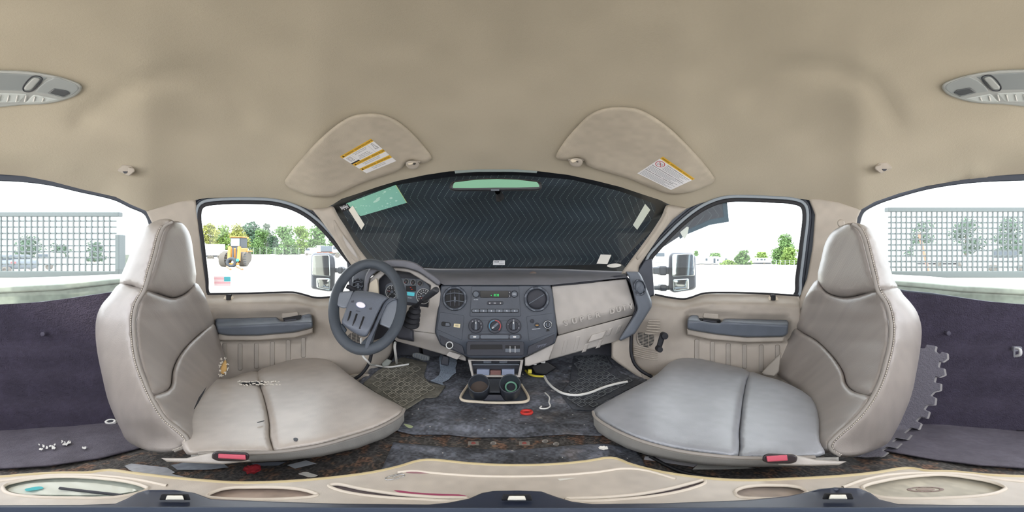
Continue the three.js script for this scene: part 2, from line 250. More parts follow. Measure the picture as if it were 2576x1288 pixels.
// pillars
struct('trim_1', sheet([[366, 528], [400, 519], [450, 505], [492, 500], [500, 560], [512, 660], [530, 780], [530, 860], [330, 860], [322, 735], [352, 700], [380, 640], [386, 600], [382, 560]], 16, (x, y, d) => shellZ(x) - .03, { r: 6, R: .012, t: .1 }), mat.trim);
struct('trim_2', sheet([[2034, 500], [2060, 499], [2110, 507], [2168, 525], [2157, 548], [2152, 590], [2160, 660], [2200, 735], [2200, 860], [1998, 860], [1998, 780], [2030, 700], [2044, 620], [2050, 540]], 16, (x, y, d) => shellZ(x) - .03, { r: 6, R: .012, t: .1 }), mat.trim);
// A pillars
const wz = (y) => 2.7 + (y - 430) / 250 * .45;
const aL = struct('trim_3', sheet(roundC([[782, 524], [815, 524], [838, 517], [852, 545], [872, 575], [900, 622], [930, 660], [960, 690], [900, 700], [884, 668], [858, 628], [832, 588], [806, 552]], 8), 9, (x, y, d) => shellZ(x) - .07, { r: 9, R: .03, t: .3 }), mat.trim);
const aR = struct('trim_4', sheet(roundC([[1730, 523], [1700, 518], [1676, 514], [1664, 545], [1640, 582], [1612, 620], [1582, 660], [1560, 690], [1608, 700], [1606, 672], [1634, 630], [1662, 590], [1692, 552]], 8), 9, (x, y, d) => shellZ(x) - .07, { r: 9, R: .03, t: .3 }), mat.trim);
part(aL, 'grab_handle', sheet(sm([[840, 548], [858, 575], [878, 604], [898, 634], [909, 650], [902, 664], [880, 648], [862, 620], [848, 596], [838, 572]], true), 6, (x, y) => shellZ(x) - .08, { r: 7, R: .035, t: .03 }), mat.trim, 'moulded grab handle cover');
part(aL, 'handle_recess', sheet(sm([[862, 592], [872, 602], [894, 634], [900, 650], [892, 644], [872, 618]], true), 5, (x, y) => shellZ(x) - .118, { r: 3, R: .008, t: .02 }), mat.dashTan);
part(aR, 'grab_handle', sheet(sm([[1676, 532], [1682, 545], [1668, 575], [1648, 602], [1624, 634], [1604, 656], [1598, 648], [1616, 622], [1640, 588], [1660, 558]], true), 6, (x, y) => shellZ(x) - .08, { r: 6, R: .035, t: .03 }), mat.trim, 'moulded grab handle cover');
// kick panels between doors and floor
struct('trim_5', sheet(sm([[905, 872], [985, 850], [985, 888], [962, 915], [935, 945], [905, 972], [872, 952], [905, 938], [922, 912], [930, 885]], true, 3), 9, (x, y) => 2.52 + (x - 870) * .001, { r: 6, R: .015, t: .15 }), mat.doorLow);
struct('trim_6', sheet([[1538, 862], [1560, 850], [1588, 838], [1586, 890], [1596, 918], [1618, 938], [1652, 952], [1660, 975], [1632, 966], [1590, 938], [1552, 912], [1538, 900]], 9, (x, y) => 2.52 - (x - 1600) * .0004, { r: 6, R: .015, t: .15 }), mat.door);

// ---------- back windows ----------
const gasketL = sm([[-160, 441], [0, 447], [60, 450], [130, 459], [200, 475], [290, 496], [330, 515], [368, 533], [382, 562], [386, 605], [380, 650], [350, 700], [312, 733], [200, 755], [100, 768], [0, 775], [-160, 780]], true, 4);
const gasketR = sm([[2740, 441], [2576, 446], [2470, 450], [2400, 457], [2330, 469], [2260, 488], [2200, 509], [2167, 530], [2156, 560], [2152, 600], [2160, 660], [2200, 715], [2268, 737], [2340, 745], [2420, 757], [2500, 768], [2576, 774], [2740, 780]], true, 4);
for (const [n, loop] of [['window_1', gasketL], ['window_5', gasketR]]) {
  const w = struct(n), inner = grow(loop, -9);
  part(w, 'gasket', sheet([grow(loop, 9), inner], 12, (x) => shellZ(x) + .004, { r: 3, R: .008, t: .06 }), mat.frameDark2 = mat.frameDark2 || M('#27303f', .45));
  part(w, 'pane', sheet(grow(loop, -5), 40, (x) => shellZ(x) + .03, { t: 0 }), mat.glass);
}

// ---------- windshield ----------
const wsTop = header.filter(([x]) => x >= 836 && x <= 1678);
const wsLoop = [...wsTop, [1664, 548], [1640, 584], [1612, 622], [1585, 660], [1570, 688], [1288, 688], [1090, 688], [940, 672], [900, 622], [872, 577], [848, 540]];
{
  const w = struct('window_3');
  part(w, 'pane', sheet(wsLoop, 30, (x, y) => wz(y), { t: 0 }), mat.glass);
  const inner = roundC([[856, 518], [905, 494], [1000, 465], [1135, 444], [1288, 440], [1440, 452], [1560, 481], [1655, 516], [1636, 560], [1600, 610], [1560, 664], [1288, 672], [1100, 674], [950, 662], [915, 620], [880, 570]], 20);
  part(w, 'frit_border', sheet([wsLoop, inner], 14, (x, y) => wz(y) + .004, { t: .002 }), M('#0b0d16', .35), 'black printed border');
  part(w, 'header_strip', plate([[1143, 429], [1200, 426], [1300, 426], [1352, 430], [1350, 435], [1288, 432], [1200, 432], [1145, 436]], 2.66, .01, .001), M('#7d8a88', .5), 'pale strip at the top edge');
}
struct('wall_front', sheet([[912, 700], [1288, 702], [1600, 700], [1636, 765], [1640, 900], [1600, 915], [1288, 905], [980, 905], [905, 900], [900, 765]], 30, () => 2.74, { t: .04 }), mat.darker);
struct('trim_7', sheet(sm([[872, 946], [905, 940], [930, 942], [905, 972], [880, 985], [850, 985]], true, 3), 7, () => 2.5, { r: 4, R: .01, t: .06 }), mat.door);
struct('trim_8', sheet(sm([[1612, 936], [1640, 944], [1668, 950], [1700, 985], [1650, 985], [1628, 968]], true, 3), 7, () => 2.5, { r: 4, R: .01, t: .06 }), mat.door);
// ---------- doors and their windows ----------
const mirrorPts = (pts) => pts.map(([x, y]) => [2576 - x, y]);
// glass openings (plan outlines)
const glassL = sm([[530, 740], [524, 700], [514, 610], [506, 540], [512, 522], [545, 515], [632, 513], [686, 516], [730, 527], [763, 543], [795, 567], [828, 602], [858, 640], [880, 672], [884, 720], [876, 748], [800, 752], [741, 740], [632, 742]], true, 4);
const glassR = sm([[1995, 742], [2001, 700], [2012, 610], [2019, 540], [2014, 521], [1990, 513], [1949, 510], [1880, 507], [1826, 509], [1786, 522], [1751, 543], [1716, 572], [1680, 608], [1656, 634], [1640, 655], [1640, 700], [1644, 742], [1693, 753], [1740, 750], [1781, 739], [1903, 740]], true, 4);
const doorZ = (x) => shellZ(x) - .04;
const doorSpec = [
  { n: 'door_1', win: 'window_2', glass: glassL, s: 1,
    panel: [[518, 741], [560, 740], [632, 739], [697, 737], [741, 737], [763, 742], [795, 750], [832, 748], [880, 742], [912, 760], [930, 800], [934, 885], [926, 915], [906, 942], [880, 960], [840, 985], [520, 1000], [500, 900]],
    sill: [[522, 741], [632, 739], [697, 737], [741, 737], [763, 742], [795, 750], [832, 748], [884, 738]],
    arm: [[540, 805], [545, 801], [610, 800], [685, 798], [696, 798], [702, 803], [707, 809], [735, 807], [757, 803], [758, 793], [778, 789], [785, 794], [788, 824], [741, 836], [648, 844], [573, 844], [548, 840]],
    ledge: [[548, 838], [573, 843], [648, 843], [741, 835], [787, 824], [787, 838], [741, 850], [648, 857], [560, 857], [545, 855]],
    recess: [[540, 790], [640, 789], [720, 782], [780, 778], [792, 784], [792, 830], [788, 850], [741, 862], [648, 862], [545, 860]],
    pull: [[712, 800], [757, 792], [757, 806], [714, 812]], cup: [[708, 788], [750, 784], [752, 800], [708, 803]], handle: [[714, 804], [746, 800], [748, 807], [716, 811]],
    ribs: [[565, 863, 935], [604, 864, 932], [645, 863, 928], [685, 859, 922], [725, 855, 912], [763, 849, 900]], knob: [573, 749], grille: [890, 858, 17, 22], jamb: [[936, 880], [928, 914], [908, 942], [884, 958]] },
  { n: 'door_2', win: 'window_4', glass: glassR, s: -1,
    panel: [[2011, 745], [1994, 741], [1903, 739], [1782, 738], [1763, 741], [1740, 749], [1723, 753], [1693, 751], [1647, 742], [1622, 752], [1600, 800], [1591, 843], [1590, 888], [1598, 912], [1612, 930], [1636, 944], [1690, 985], [2020, 1000], [2016, 800]],
    sill: [[2009, 745], [1903, 739], [1782, 738], [1763, 741], [1740, 749], [1723, 753], [1693, 751], [1647, 742]],
    arm: [[1984, 811], [1980, 805], [1895, 803], [1830, 801], [1821, 802], [1813, 813], [1785, 811], [1759, 806], [1757, 793], [1739, 792], [1730, 800], [1728, 828], [1746, 832], [1802, 841], [1877, 848], [1970, 847], [1982, 840]],
    ledge: [[1728, 827], [1746, 831], [1802, 840], [1877, 848], [1975, 846], [1972, 860], [1877, 862], [1784, 854], [1729, 842]],
    recess: [[1724, 781], [1760, 781], [1810, 787], [1900, 793], [1975, 794], [1990, 800], [1985, 862], [1877, 867], [1784, 860], [1725, 848]],
    pull: [[1758, 800], [1812, 804], [1814, 813], [1758, 806]], cup: [[1770, 786], [1808, 789], [1809, 804], [1768, 800]], handle: [[1768, 803], [1804, 808], [1806, 814], [1768, 809]],
    ribs: [[1753, 853, 905], [1792, 859, 915], [1832, 863, 922], [1873, 866, 928], [1915, 867, 936], [1956, 867, 938]], knob: [1947, 750], grille: [1625, 846, 21, 27], jamb: [[1588, 840], [1588, 888], [1596, 914], [1612, 932], [1640, 948]] },
];
for (const d of doorSpec) {
  const D = struct(d.n, null, null, d.s > 0 ? 'beige driver door panel with grey armrest seen past the torn seat' : 'beige passenger door panel with grey armrest and window crank');
  const w = struct(d.win);
  const g1 = grow(d.glass, 9), g2 = grow(d.glass, 17), g3 = grow(d.glass, 24), g4 = grow(d.glass, 36);
  part(w, 'gasket', sheet([g1, grow(d.glass, -1)], 9, (x) => doorZ(x) + .01, { r: 3, R: .006, t: .06 }), mat.gasket);
  part(w, 'pane', sheet(grow(d.glass, 3), 40, (x) => doorZ(x) + .04, { t: 0 }), mat.glass);
  part(D, 'window_frame', sheet([g2, grow(d.glass, 8)], 9, (x) => doorZ(x) + .012, { r: 3, R: .008, t: .06 }), mat.frameGrey, 'pale grey painted frame');
  part(D, 'weather_strip', sheet([g3, grow(d.glass, 16)], 9, (x) => doorZ(x) + .03, { r: 3, R: .008, t: .05 }), mat.frameDark);
  part(D, 'weather_strip', sheet([g4, grow(d.glass, 23)], 9, (x) => doorZ(x) + .046, { r: 2, R: .006, t: .05 }), mat.frameGrey2 = mat.frameGrey2 || M('#6d7480', .5));
  const pz = (x, y) => {
    const sill = interp(d.sill.slice().sort((a, b) => a[0] - b[0]), x), q = y - sill;
    let z = doorZ(x) - .02 - .055 * sstep(2, 26, q) + .03 * sstep(60, 110, q) + .03 * sstep(150, 230, q);
    return z;
  };
  const rec = roundC(d.recess, 10);
  part(D, 'door_panel', sheet(d.panel.length > 5 ? roundC(d.panel, 7) : d.panel, 9, (x, y) => pz(x, y) + .022 * (inside(x, y, [rec]) ? Math.min(1, distTo(x, y, [rec]) / 5) : 0), { r: 5, R: .012, t: .09 }), mat.door);
  part(D, 'belt_seal', tube(d.sill.map(([x, y]) => [x, y - 1.5, doorZ(x) - .018]), .0045), mat.gasket);
  const arm = part(D, 'armrest', sheet(roundC(d.arm, 7), 5, (x, y) => pz(x, y) - .03 - .05 * sstep(d.s > 0 ? 806 : 806, d.s > 0 ? 822 : 820, y + (d.s > 0 ? (x - 600) * .05 : (1980 - x) * .05)), { r: 5, R: .02, t: .1 }), mat.mid, 'dark grey armrest');
  part(D, 'armrest_base', sheet(d.ledge, 6, (x, y) => pz(x, y) - .045, { r: 4, R: .012, t: .08 }), mat.door);
  part(D, 'pull_pocket', plate(d.pull, doorZ(d.pull[0][0]) - .072, .004, .0005), mat.black);
  part(D, 'handle_cup', sheet(roundC(d.cup, 4), 5, (x, y) => pz(x, y) + .012, { r: 3, R: .006, t: .01 }), mat.door);
  part(D, 'door_handle', sheet(roundC(d.handle, 2), 4, (x, y) => doorZ(x) - .082, { r: 2, R: .005, t: .012 }), mat.darker, 'dark inner door handle');
  for (const [x, y0, y1] of d.ribs) part(D, 'panel_rib', sheet(rrect(x - 6, y0, x + 6, y1, 4), 6, (a, b) => pz(a, b) - .006, { r: 2, R: .006, t: .012 }), mat.doorLow);
  const kb = d.knob, kz = doorZ(kb[0]) - .045;
  part(D, 'lock_knob_base', plate(roundC([[kb[0] - 9, kb[1] - 4], [kb[0] + 9, kb[1] - 4], [kb[0] + 13, kb[1] + 8], [kb[0] - 13, kb[1] + 8]], 3), kz, .02, .003), mat.tanLine);
  part(D, 'lock_knob', rbox(kb[0] - 5, kb[1] - 8, kb[0] + 5, kb[1] + 6, kz - .012, .02, .003), mat.black, 'black lock button');
  // speaker grille: slots in slanted rows
  const [gx, gy, ga, gb] = d.grille, zz = pz(gx, gy) - .003, gp = part(D, 'speaker_grille', sheet(ell(gx, gy, ga + 3, gb + 3, -.1 * d.s, 36), 8, () => zz, { r: 2, R: .003, t: .01 }), mat.door);
  for (let r = -7; r <= 7; r++) for (let c = -1; c <= 1; c++) { const y = gy + r * gb / 7.4, hw = ga * Math.sqrt(Math.max(0, 1 - (r / 7.6) ** 2)), x0 = Math.max(gx - hw, gx + c * ga * .68 - ga * .3), x1 = Math.min(gx + hw, gx + c * ga * .68 + ga * .3); if (x1 - x0 > 3) part(gp, 'slot', plate([[x0, y - 1 + (x0 - gx) * .18], [x1, y - 1 + (x1 - gx) * .18], [x1, y + 1 + (x1 - gx) * .18], [x0, y + 1 + (x0 - gx) * .18]], zz - .0015, .002, 0), mat.black); }
  part(D, 'door_jamb_seal', tube(d.jamb.map(([x, y]) => [x, y, 2.46]), .0075, { n: 30 }), mat.gasket);
}
{ // passenger door: crank, ribbed speaker surround, worn spot
  const D = scene.getObjectByName('door_2'), z = 2.52;
  const cr = part(D, 'window_crank', sheet(roundC([[1660, 840], [1674, 845], [1663, 880], [1650, 875]], 5), 4, () => z - .05, { r: 4, R: .012, t: .02 }), mat.rubber, 'black window crank handle');
  part(cr, 'crank_hub', turned(1668, 843, z - .03, knobProf(8.5, .035, .004)), mat.rubber);
  part(cr, 'crank_knob', turned(1655, 876, z - .05, knobProf(7.5, .04, .005)), mat.rubber);
  for (let i = 0; i < 6; i++) part(D, 'panel_groove', tube([[1632 - i * 2.2 + i * .4, 806 + i * 6.4, z - .012], [1660, 806.5 + i * 7, z - .012]], .0035, { n: 4, m: 5 }), mat.door);
  for (let i = 0; i < 6; i++) part(D, 'panel_groove', tube([[1594, 868 + i * 5.2, z - .01], [1625, 876 + i * 5.2, z - .012], [1654, 884 + i * 4.4, z - .012]], .003, { n: 8, m: 5 }), mat.door);
  part(D, 'worn_spot', sheet(sm([[1689, 806], [1695, 804], [1702, 807], [1700, 812], [1694, 814], [1690, 811]], true, 3), 3, () => doorZ(1695) - .057, { t: .002 }), M('#b9c2bf', .6), 'pale mark where a fitting was torn away');
  part(D, 'sail_panel', sheet(roundC([[1600, 690], [1622, 655], [1640, 650], [1646, 742], [1622, 752], [1606, 720]], 4), 8, () => doorZ(1620) - .01, { r: 3, R: .006, t: .05 }), mat.frameDark, 'dark grey mirror sail panel');
}
part(scene.getObjectByName('door_1'), 'sail_panel', sheet(roundC([[872, 655], [884, 668], [905, 690], [930, 720], [912, 752], [880, 744]], 4), 8, () => doorZ(880) - .01, { r: 3, R: .006, t: .05 }), mat.frameDark, 'dark grey mirror sail panel');
// printed flag on the driver window
const flagTex = canvas(384, 210, (c, w, h) => {
  c.fillStyle = '#f4f2f2'; c.fillRect(0, 0, w, h); c.fillStyle = '#e58f9a';
  for (let i = 0; i < 13; i += 2) c.fillRect(0, i * h / 13, w, h / 13);
  c.fillStyle = '#2fa6b4'; c.fillRect(w * .61, 0, w * .39, h * 7 / 13); c.fillStyle = '#d8eef0';
  for (let j = 0; j < 9; j++) for (let i = 0; i < (j % 2 ? 5 : 6); i++) { c.beginPath(); c.arc(w * .61 + 12 + i * 25 + (j % 2 ? 12 : 0), 8 + j * 12, 3.4, 0, 7); c.fill(); }
});
solo('flag_decal', sticker([[538, 696], [580, 696], [580, 718], [539, 718]], (x) => doorZ(x) + .036, .001, 2, 2), new THREE.MeshPhysicalMaterial({ map: flagTex, roughness: 1, transmission: .28, thickness: 0 }), 'small faded stars-and-stripes decal on the lower corner of the driver door window', 'decal');
// ---------- moving blanket outside the windshield and passenger window ----------
const zig = (dense) => canvas(1024, 1024, (c, w, h) => {
  c.fillStyle = '#2a323c'; c.fillRect(0, 0, w, h);
  for (let i = 0; i < 5000; i++) { c.fillStyle = rnd() > .5 ? 'rgba(50,62,74,.25)' : 'rgba(8,10,16,.3)'; c.fillRect(rnd() * w, rnd() * h, 6, 2); }
  c.strokeStyle = '#93a19e'; c.lineWidth = 1.7; c.setLineDash([7, 4]);
  for (let k = -3; k < 28; k++) { c.beginPath(); for (let j = 0; j <= 8; j++) c[j ? 'lineTo' : 'moveTo'](k * 42.67 + (j % 2 ? 96 : 0), j * h / 8); c.stroke(); }
}, { repeat: true });
{
  const zt = zig(); zt.repeat.set(1 / .86, 1 / .86);
  mat.blanket = new THREE.MeshStandardMaterial({ map: zt, roughness: .95, bumpMap: cloth, bumpScale: .002 });
  const b = thing('moving_blanket', 'navy zigzag-quilted moving blanket covering the windshield outside, one corner over the passenger window', 'blanket');
  part(b, 'main_panel', sheet(grow(wsLoop, 16), 18, (x, y) => wz(y) + .07 + .012 * Math.sin(x * .031 + y * .05) + .01 * Math.sin(x * .013 - y * .07), { t: .012, vs: 0 }), mat.blanket);
  const fz = (x, y) => doorZ(x) + .075 + .006 * Math.sin(x * .08);
  part(b, 'corner_flap', sheet([[1827, 485], [1833, 556], [1786, 562], [1728, 584], [1708, 596], [1660, 627], [1630, 650], [1590, 690], [1560, 660], [1640, 580], [1700, 520], [1760, 490]], 8, fz, { t: .01, vs: 0 }), mat.blanket);
  part(b, 'hem', sheet([[1814, 485], [1827, 485], [1834, 558], [1786, 566], [1728, 590], [1710, 602], [1708, 594], [1728, 578], [1786, 552], [1820, 546]], 6, (x, y) => fz(x, y) - .006, { r: 3, R: .004, t: .01 }), M('#1f4a5c', .9, { bumpMap: cloth, bumpScale: .002 }), 'teal blue bound edge');
  part(b, 'care_tag', sheet([[1711, 584], [1728, 570], [1733, 572], [1730, 588], [1722, 602], [1716, 594]], 4, (x, y) => fz(x, y) - .014, { t: .003 }), mat.paper, 'small white care label');
}
// stickers on the windshield
const wsz = (x, y) => wz(y) - .003;
const mintTex = canvas(512, 220, (c, w, h) => { c.fillStyle = '#86c4b3'; c.fillRect(0, 0, w, h); c.fillStyle = '#b9dfd2'; for (let i = 0; i < 26; i++) { c.beginPath(); c.ellipse(rnd() * w, rnd() * h, rr(2, 11), rr(2, 7), rnd() * 3, 0, 7); c.fill(); } for (const [x, y, a, b] of [[255, 95, 40, 12], [285, 75, 25, 9], [395, 120, 16, 12], [425, 165, 12, 9], [380, 30, 14, 9], [330, 165, 9, 8]]) { c.beginPath(); c.ellipse(x, y, a, b, -.2, 0, 7); c.fill(); } c.fillStyle = '#c9d98f'; c.fillRect(w - 5, 0, 5, h); });
solo('windshield_sticker', sticker([[871, 512], [996, 465], [1024, 510], [907, 544]], wsz, .002, 12, 6), print(mintTex, .5), 'large pale mint sun strip sticker with white flecks at the top left of the windshield', 'sticker');
solo('windshield_sticker', sticker([[877, 528], [887, 517], [917, 565], [909, 578]], wsz, .005, 4, 6), mat.paper, 'narrow white paper strip hanging below the mint sticker at the windshield edge', 'sticker');
const barTex = canvas(128, 80, (c, w, h) => { c.fillStyle = '#0b0d16'; c.fillRect(0, 0, w, h); c.fillStyle = '#c8ccd6'; for (let i = 0; i < 7; i++) c.fillRect(8 + i * 16, 6 + (i % 3) * 6, 9, 52 - (i * 13) % 26); c.fillRect(8, 30, 90, 8); });
solo('windshield_sticker', sticker([[852, 519], [874, 512], [882, 526], [862, 533]], wsz, .004, 3, 3), print(barTex), 'small barcode sticker in the upper left windshield corner, left of the mint sticker', 'sticker');
const svcTex = canvas(240, 110, (c, w, h) => { c.fillStyle = '#d9dcdf'; c.fillRect(0, 0, w, h); c.fillStyle = '#2c3340'; c.beginPath(); c.ellipse(72, 34, 48, 20, 0, 0, 7); c.fill(); c.fillStyle = '#d9dcdf'; c.beginPath(); c.ellipse(72, 34, 38, 13, 0, 0, 7); c.fill(); c.fillStyle = '#5a6472'; c.fillRect(46, 31, 52, 6); c.fillRect(140, 30, 50, 3); c.fillRect(120, 74, 100, 4); c.fillRect(120, 86, 80, 3); });
solo('windshield_sticker', sticker([[1241, 655], [1270, 655], [1270, 667], [1240, 667]], wsz, .003, 2, 2), print(svcTex), 'small white service label with a dark oval emblem low at the middle of the windshield', 'sticker');
solo('windshield_sticker', sheet([[1511, 640], [1538, 641], [1528, 664], [1501, 663]], 8, (x, y) => wz(y) - .006, { t: .001 }), mat.paper, 'slanted white paper square low on the right side of the windshield', 'sticker');
solo('windshield_sticker', sheet(ell(1545, 668, 18, 5, -.06), 6, (x, y) => wz(y) - .006, { t: .001 }), mat.paper, 'flat white oval sticker beside the slanted square at the windshield base', 'sticker');
solo('windshield_sticker', sheet([[1623, 513], [1636, 528], [1603, 578], [1592, 566]], 8, (x, y) => wz(y) - .006, { t: .001 }), M('#c9d3cb', .8), 'tilted white strip sticker high at the right end of the windshield', 'sticker');

// ---------- dashboard ----------
const gz = (x) => 2.38 + .13 * clamp((x - 1386) / 210, -.2, 1.4);
const dash = thing('dashboard', 'two-tone beige and dark grey truck dashboard spanning below the blanketed windshield', 'dashboard');
{
  const topE = [[900, 676], [1100, 677], [1288, 676], [1400, 677], [1572, 684]], botE = [[1085, 704], [1118, 717], [1386, 717], [1579, 698]];
  part(dash, 'top_pad', sheet([[1030, 672], [1100, 676], [1288, 675], [1400, 676], [1572, 683], [1580, 698], [1484, 707], [1386, 717], [1118, 717], [1085, 704]], 7, (x, y) => { const q = clamp((y - interp(topE, x)) / (interp(botE, x) - interp(topE, x)), 0, 1); return (q < .42 ? lerp(3.06, gz(x) + .05, sstep(0, .42, q) * .4 + q / .42 * .6) : lerp(gz(x) + .05, gz(x) - .05, Math.sqrt((q - .42) / .58))); }, { r: 1.5, R: .004, t: .03 }), mat.pad);
  part(dash, 'cluster_hood', sheet(sm([[916, 740], [919, 695], [933, 672], [953, 659], [970, 655], [994, 653], [1024, 655], [1049, 663], [1074, 681], [1110, 708], [1104, 719], [1079, 703], [1054, 686], [1024, 676], [994, 673], [960, 678], [931, 700], [923, 738]], true, 3), 6, (x, y) => 2.29, { r: 4, R: .03, t: .6 }), mat.pad, 'grey hood over the gauges');
  part(dash, 'cluster_bezel', sheet([[[923, 738], [931, 700], [960, 678], [994, 672], [1024, 675], [1054, 685], [1104, 718], [1110, 740], [1097, 840], [1041, 833], [1004, 806], [940, 770]], [[952, 742], [953, 704], [971, 686], [999, 681], [1031, 686], [1084, 718], [1077, 773], [1010, 766]]], 8, (x, y) => 2.33 + .02 * sstep(760, 800, y), { r: 3, R: .008, t: .06 }), mat.dashTan);
  part(dash, 'bezel_insert', plate(roundC([[929, 712], [946, 699], [950, 712], [952, 742], [926, 738]], 3), 2.315, .02, .003), mat.tanLine);
  part(dash, 'knee_panel', sheet(roundC([[1004, 806], [1041, 832], [1097, 838], [1110, 866], [1162, 890], [1172, 898], [1173, 909], [1120, 893], [1050, 873], [996, 858], [984, 840]], 4), 8, (x, y) => 2.36 + .06 * sstep(850, 890, y - (x - 1000) * .2 + 20), { r: 3, R: .01, t: .08 }), mat.dashTan);
  part(dash, 'fuse_cover', plate(roundC([[1130, 884], [1160, 893], [1150, 905], [1122, 894]], 2), 2.38, .012, .002), mat.dashTan);
  part(dash, 'column_shroud', sheet(roundC([[1000, 798], [1041, 830], [1042, 860], [1001, 852], [985, 835]], 4), 6, () => 2.31, { r: 6, R: .03, t: .12 }), mat.darker, 'dark steering column shroud');
  part(dash, 'side_vent_panel', sheet(roundC([[884, 744], [887, 694], [900, 680], [931, 676], [928, 700], [921, 736], [905, 750]], 5), 6, (x) => 2.36, { r: 5, R: .015, t: .2 }), mat.mid, 'grey end panel');
  part(dash, 'lower_trim', sheet([[1320, 900], [1328, 896], [1396, 862], [1404, 842], [1380, 906], [1330, 921], [1320, 920]], 8, () => 2.37, { r: 3, R: .008, t: .06 }), mat.dashTan);
  part(dash, 'dash_panel', sheet(roundC([[1387, 719], [1480, 711], [1576, 701], [1597, 772], [1598, 784], [1594, 791], [1404, 844], [1397, 800]], 3), 8, (x, y) => { const b = 846 - (x - 1401) * .27; return gz(x) - .015 * Math.sin(clamp((y - 700) / 140, 0, 1) * 3.1) + .05 * sstep(-26, 2, y - b); }, { r: 3, R: .01, t: .2 }), mat.dashTan);
  const gb = part(dash, 'glovebox_door', sheet(roundC([[1401, 845], [1500, 818], [1594, 793], [1560, 856], [1470, 881], [1379, 906]], 3), 8, (x, y) => gz(x) + .02 + .05 * sstep(0, 70, y - (846 - (x - 1401) * .27)), { r: 3, R: .01, t: .07 }), mat.dashTan);
  part(gb, 'latch', sheet(roundC([[1488, 842], [1528, 830], [1516, 851], [1478, 863]], 2), 5, (x) => gz(x) + .022, { r: 3, R: .01, t: .03 }), mat.dashTan, 'glovebox latch');
  for (const [x, y] of [[1420, 855], [1450, 847], [1472, 866], [1507, 856], [1532, 826], [1556, 819]]) { const k = y < 850 && x < 1500 || y > 850 && x < 1440 ? 34 : 18; part(gb, 'rib', sheet([[x, y], [x + 10, y - 2], [x + 2, y + k], [x - 9, y + k + 3]], 6, (a, b) => gz(a) + .016 + .05 * sstep(0, 70, b - (846 - (a - 1401) * .27)), { r: 2, R: .005, t: .01 }), mat.dashTan); }
  part(dash, 'end_cap', sheet(roundC([[1573, 683], [1606, 683], [1614, 694], [1640, 758], [1640, 772], [1597, 840], [1562, 858], [1556, 855], [1600, 786], [1604, 776], [1582, 698]], 5), 7, (x, y) => gz(x) - .06 + .08 * sstep(1606, 1640, x - (y - 690) * .35), { r: 5, R: .02, t: .25 }), mat.mid, 'dark grey dashboard end cap');
  part(dash, 'panel_seal', tube([[1388, 718, gz(1388) - .01], [1480, 710, gz(1480) - .01], [1578, 700, gz(1578) - .01], [1600, 776, gz(1600) - .01], [1596, 790, gz(1596) - .005], [1559, 855, gz(1559) + .05]].map((p) => p), .005, { n: 40 }), mat.darker);
  part(dash, 'light_sensor', turned(1341, 689, 2.62, [[0, .012], [5, .01], [9, .004], [10, 0]], { n: 20, pitch: -1.2 }), M('#6d625c', .5), 'small dome sensor');
  // raised lettering
  const font = await new FontLoader().loadAsync('fonts/droid/droid_sans_bold.typeface.json');
  const word = [...'SUPER'].map((ch, i) => [ch, 1425 + i * 19.6]).concat([...'DUTY'].map((ch, i) => [ch, 1539 + i * 16]));
  for (const [ch, x] of word) { const z = gz(x) - .017, y = 822 - (x - 1418) * .262, s = K * z * 13.5, g = new TextGeometry(ch, { font, size: s, depth: .003, curveSegments: 4, bevelEnabled: true, bevelThickness: .0008, bevelSize: .0006, bevelSegments: 1 }); g.scale(1.15, 1, 1); g.rotateZ(.23); g.rotateY(-.25); const c = P(x - 5, y, z); g.translate(c.x, c.y, c.z); part(dash, 'letter', g, mat.dashTan); }
}
// air vents
function vent(x, y, r, z, { sx = 1, rot = 0, shut = 0, yaw = 0 } = {}) {
  const o = { sx, rot, yaw };
  const ring = part(dash, 'air_vent', turned(x, y, z, ringProf(r, r * .78, .012), o), mat.dark, shut === 1 ? 'round vent with closed flap' : 'round vent with open vanes');
  part(ring, 'cup', turned(x, y, z - .0005, [[0, .001], [r * .8, .001], [r * .8, 0]], o), mat.black);
  for (let k = 0; k < 8; k++) { const a = k / 8 * 6.283 + .3, q = (d, s) => [x + Math.cos(a + d) * r * s * sx, y + Math.sin(a + d) * r * s]; part(ring, 'ring_notch', plate([q(-.16, .86), q(.16, .86), q(.16, .97), q(-.16, .97)], z - .0125, .003, .0006), mat.mid); }
  if (shut) { const f = part(ring, 'flap', turned(x, y, z - .002, [[0, .01], [r * .5, .009], [r * .74, .005], [r * .76, 0]], o), shut === 2 ? mat.mid : mat.darker); const c = Math.cos(-.55), s = Math.sin(-.55); part(f, 'vane', plate([[x - r * .7 * c * sx, y - r * .7 * s - 1], [x + r * .7 * c * sx, y + r * .7 * s - 1], [x + r * .7 * c * sx, y + r * .7 * s + 1.4], [x - r * .7 * c * sx, y - r * .7 * s + 1.4]], z - .014, .01, .001), mat.mid); }
  else {
    for (const q of [-.4, .22]) { const w = r * Math.sqrt(1 - q * q) * .76 * sx; part(ring, 'vane', tube([[x - w, y + q * r + 2, z - .012], [x, y + q * r - 1, z - .016], [x + w, y + q * r + 2, z - .012]], .0025, { n: 8, m: 6 }), mat.mid); }
    for (const q of [-.35, 0, .35]) part(ring, 'vane', plate([[x + q * r * sx - 1.4, y - r * .62], [x + q * r * sx + 1.4, y - r * .62], [x + q * r * sx + 1.4, y + r * .62], [x + q * r * sx - 1.4, y + r * .62]], z - .006, .005, 0), mat.darker);
    part(ring, 'vane_tab', plate(rect(x - 2.5, y - 4, x + 2.5, y + 10), z - .012, .006, .001), mat.mid);
  }
}
vent(1609, 722.5, 21, 2.42, { sx: .72, rot: -.25, shut: 2 });
vent(900.6, 715.5, 16, 2.345, { sx: .85, shut: 0 });

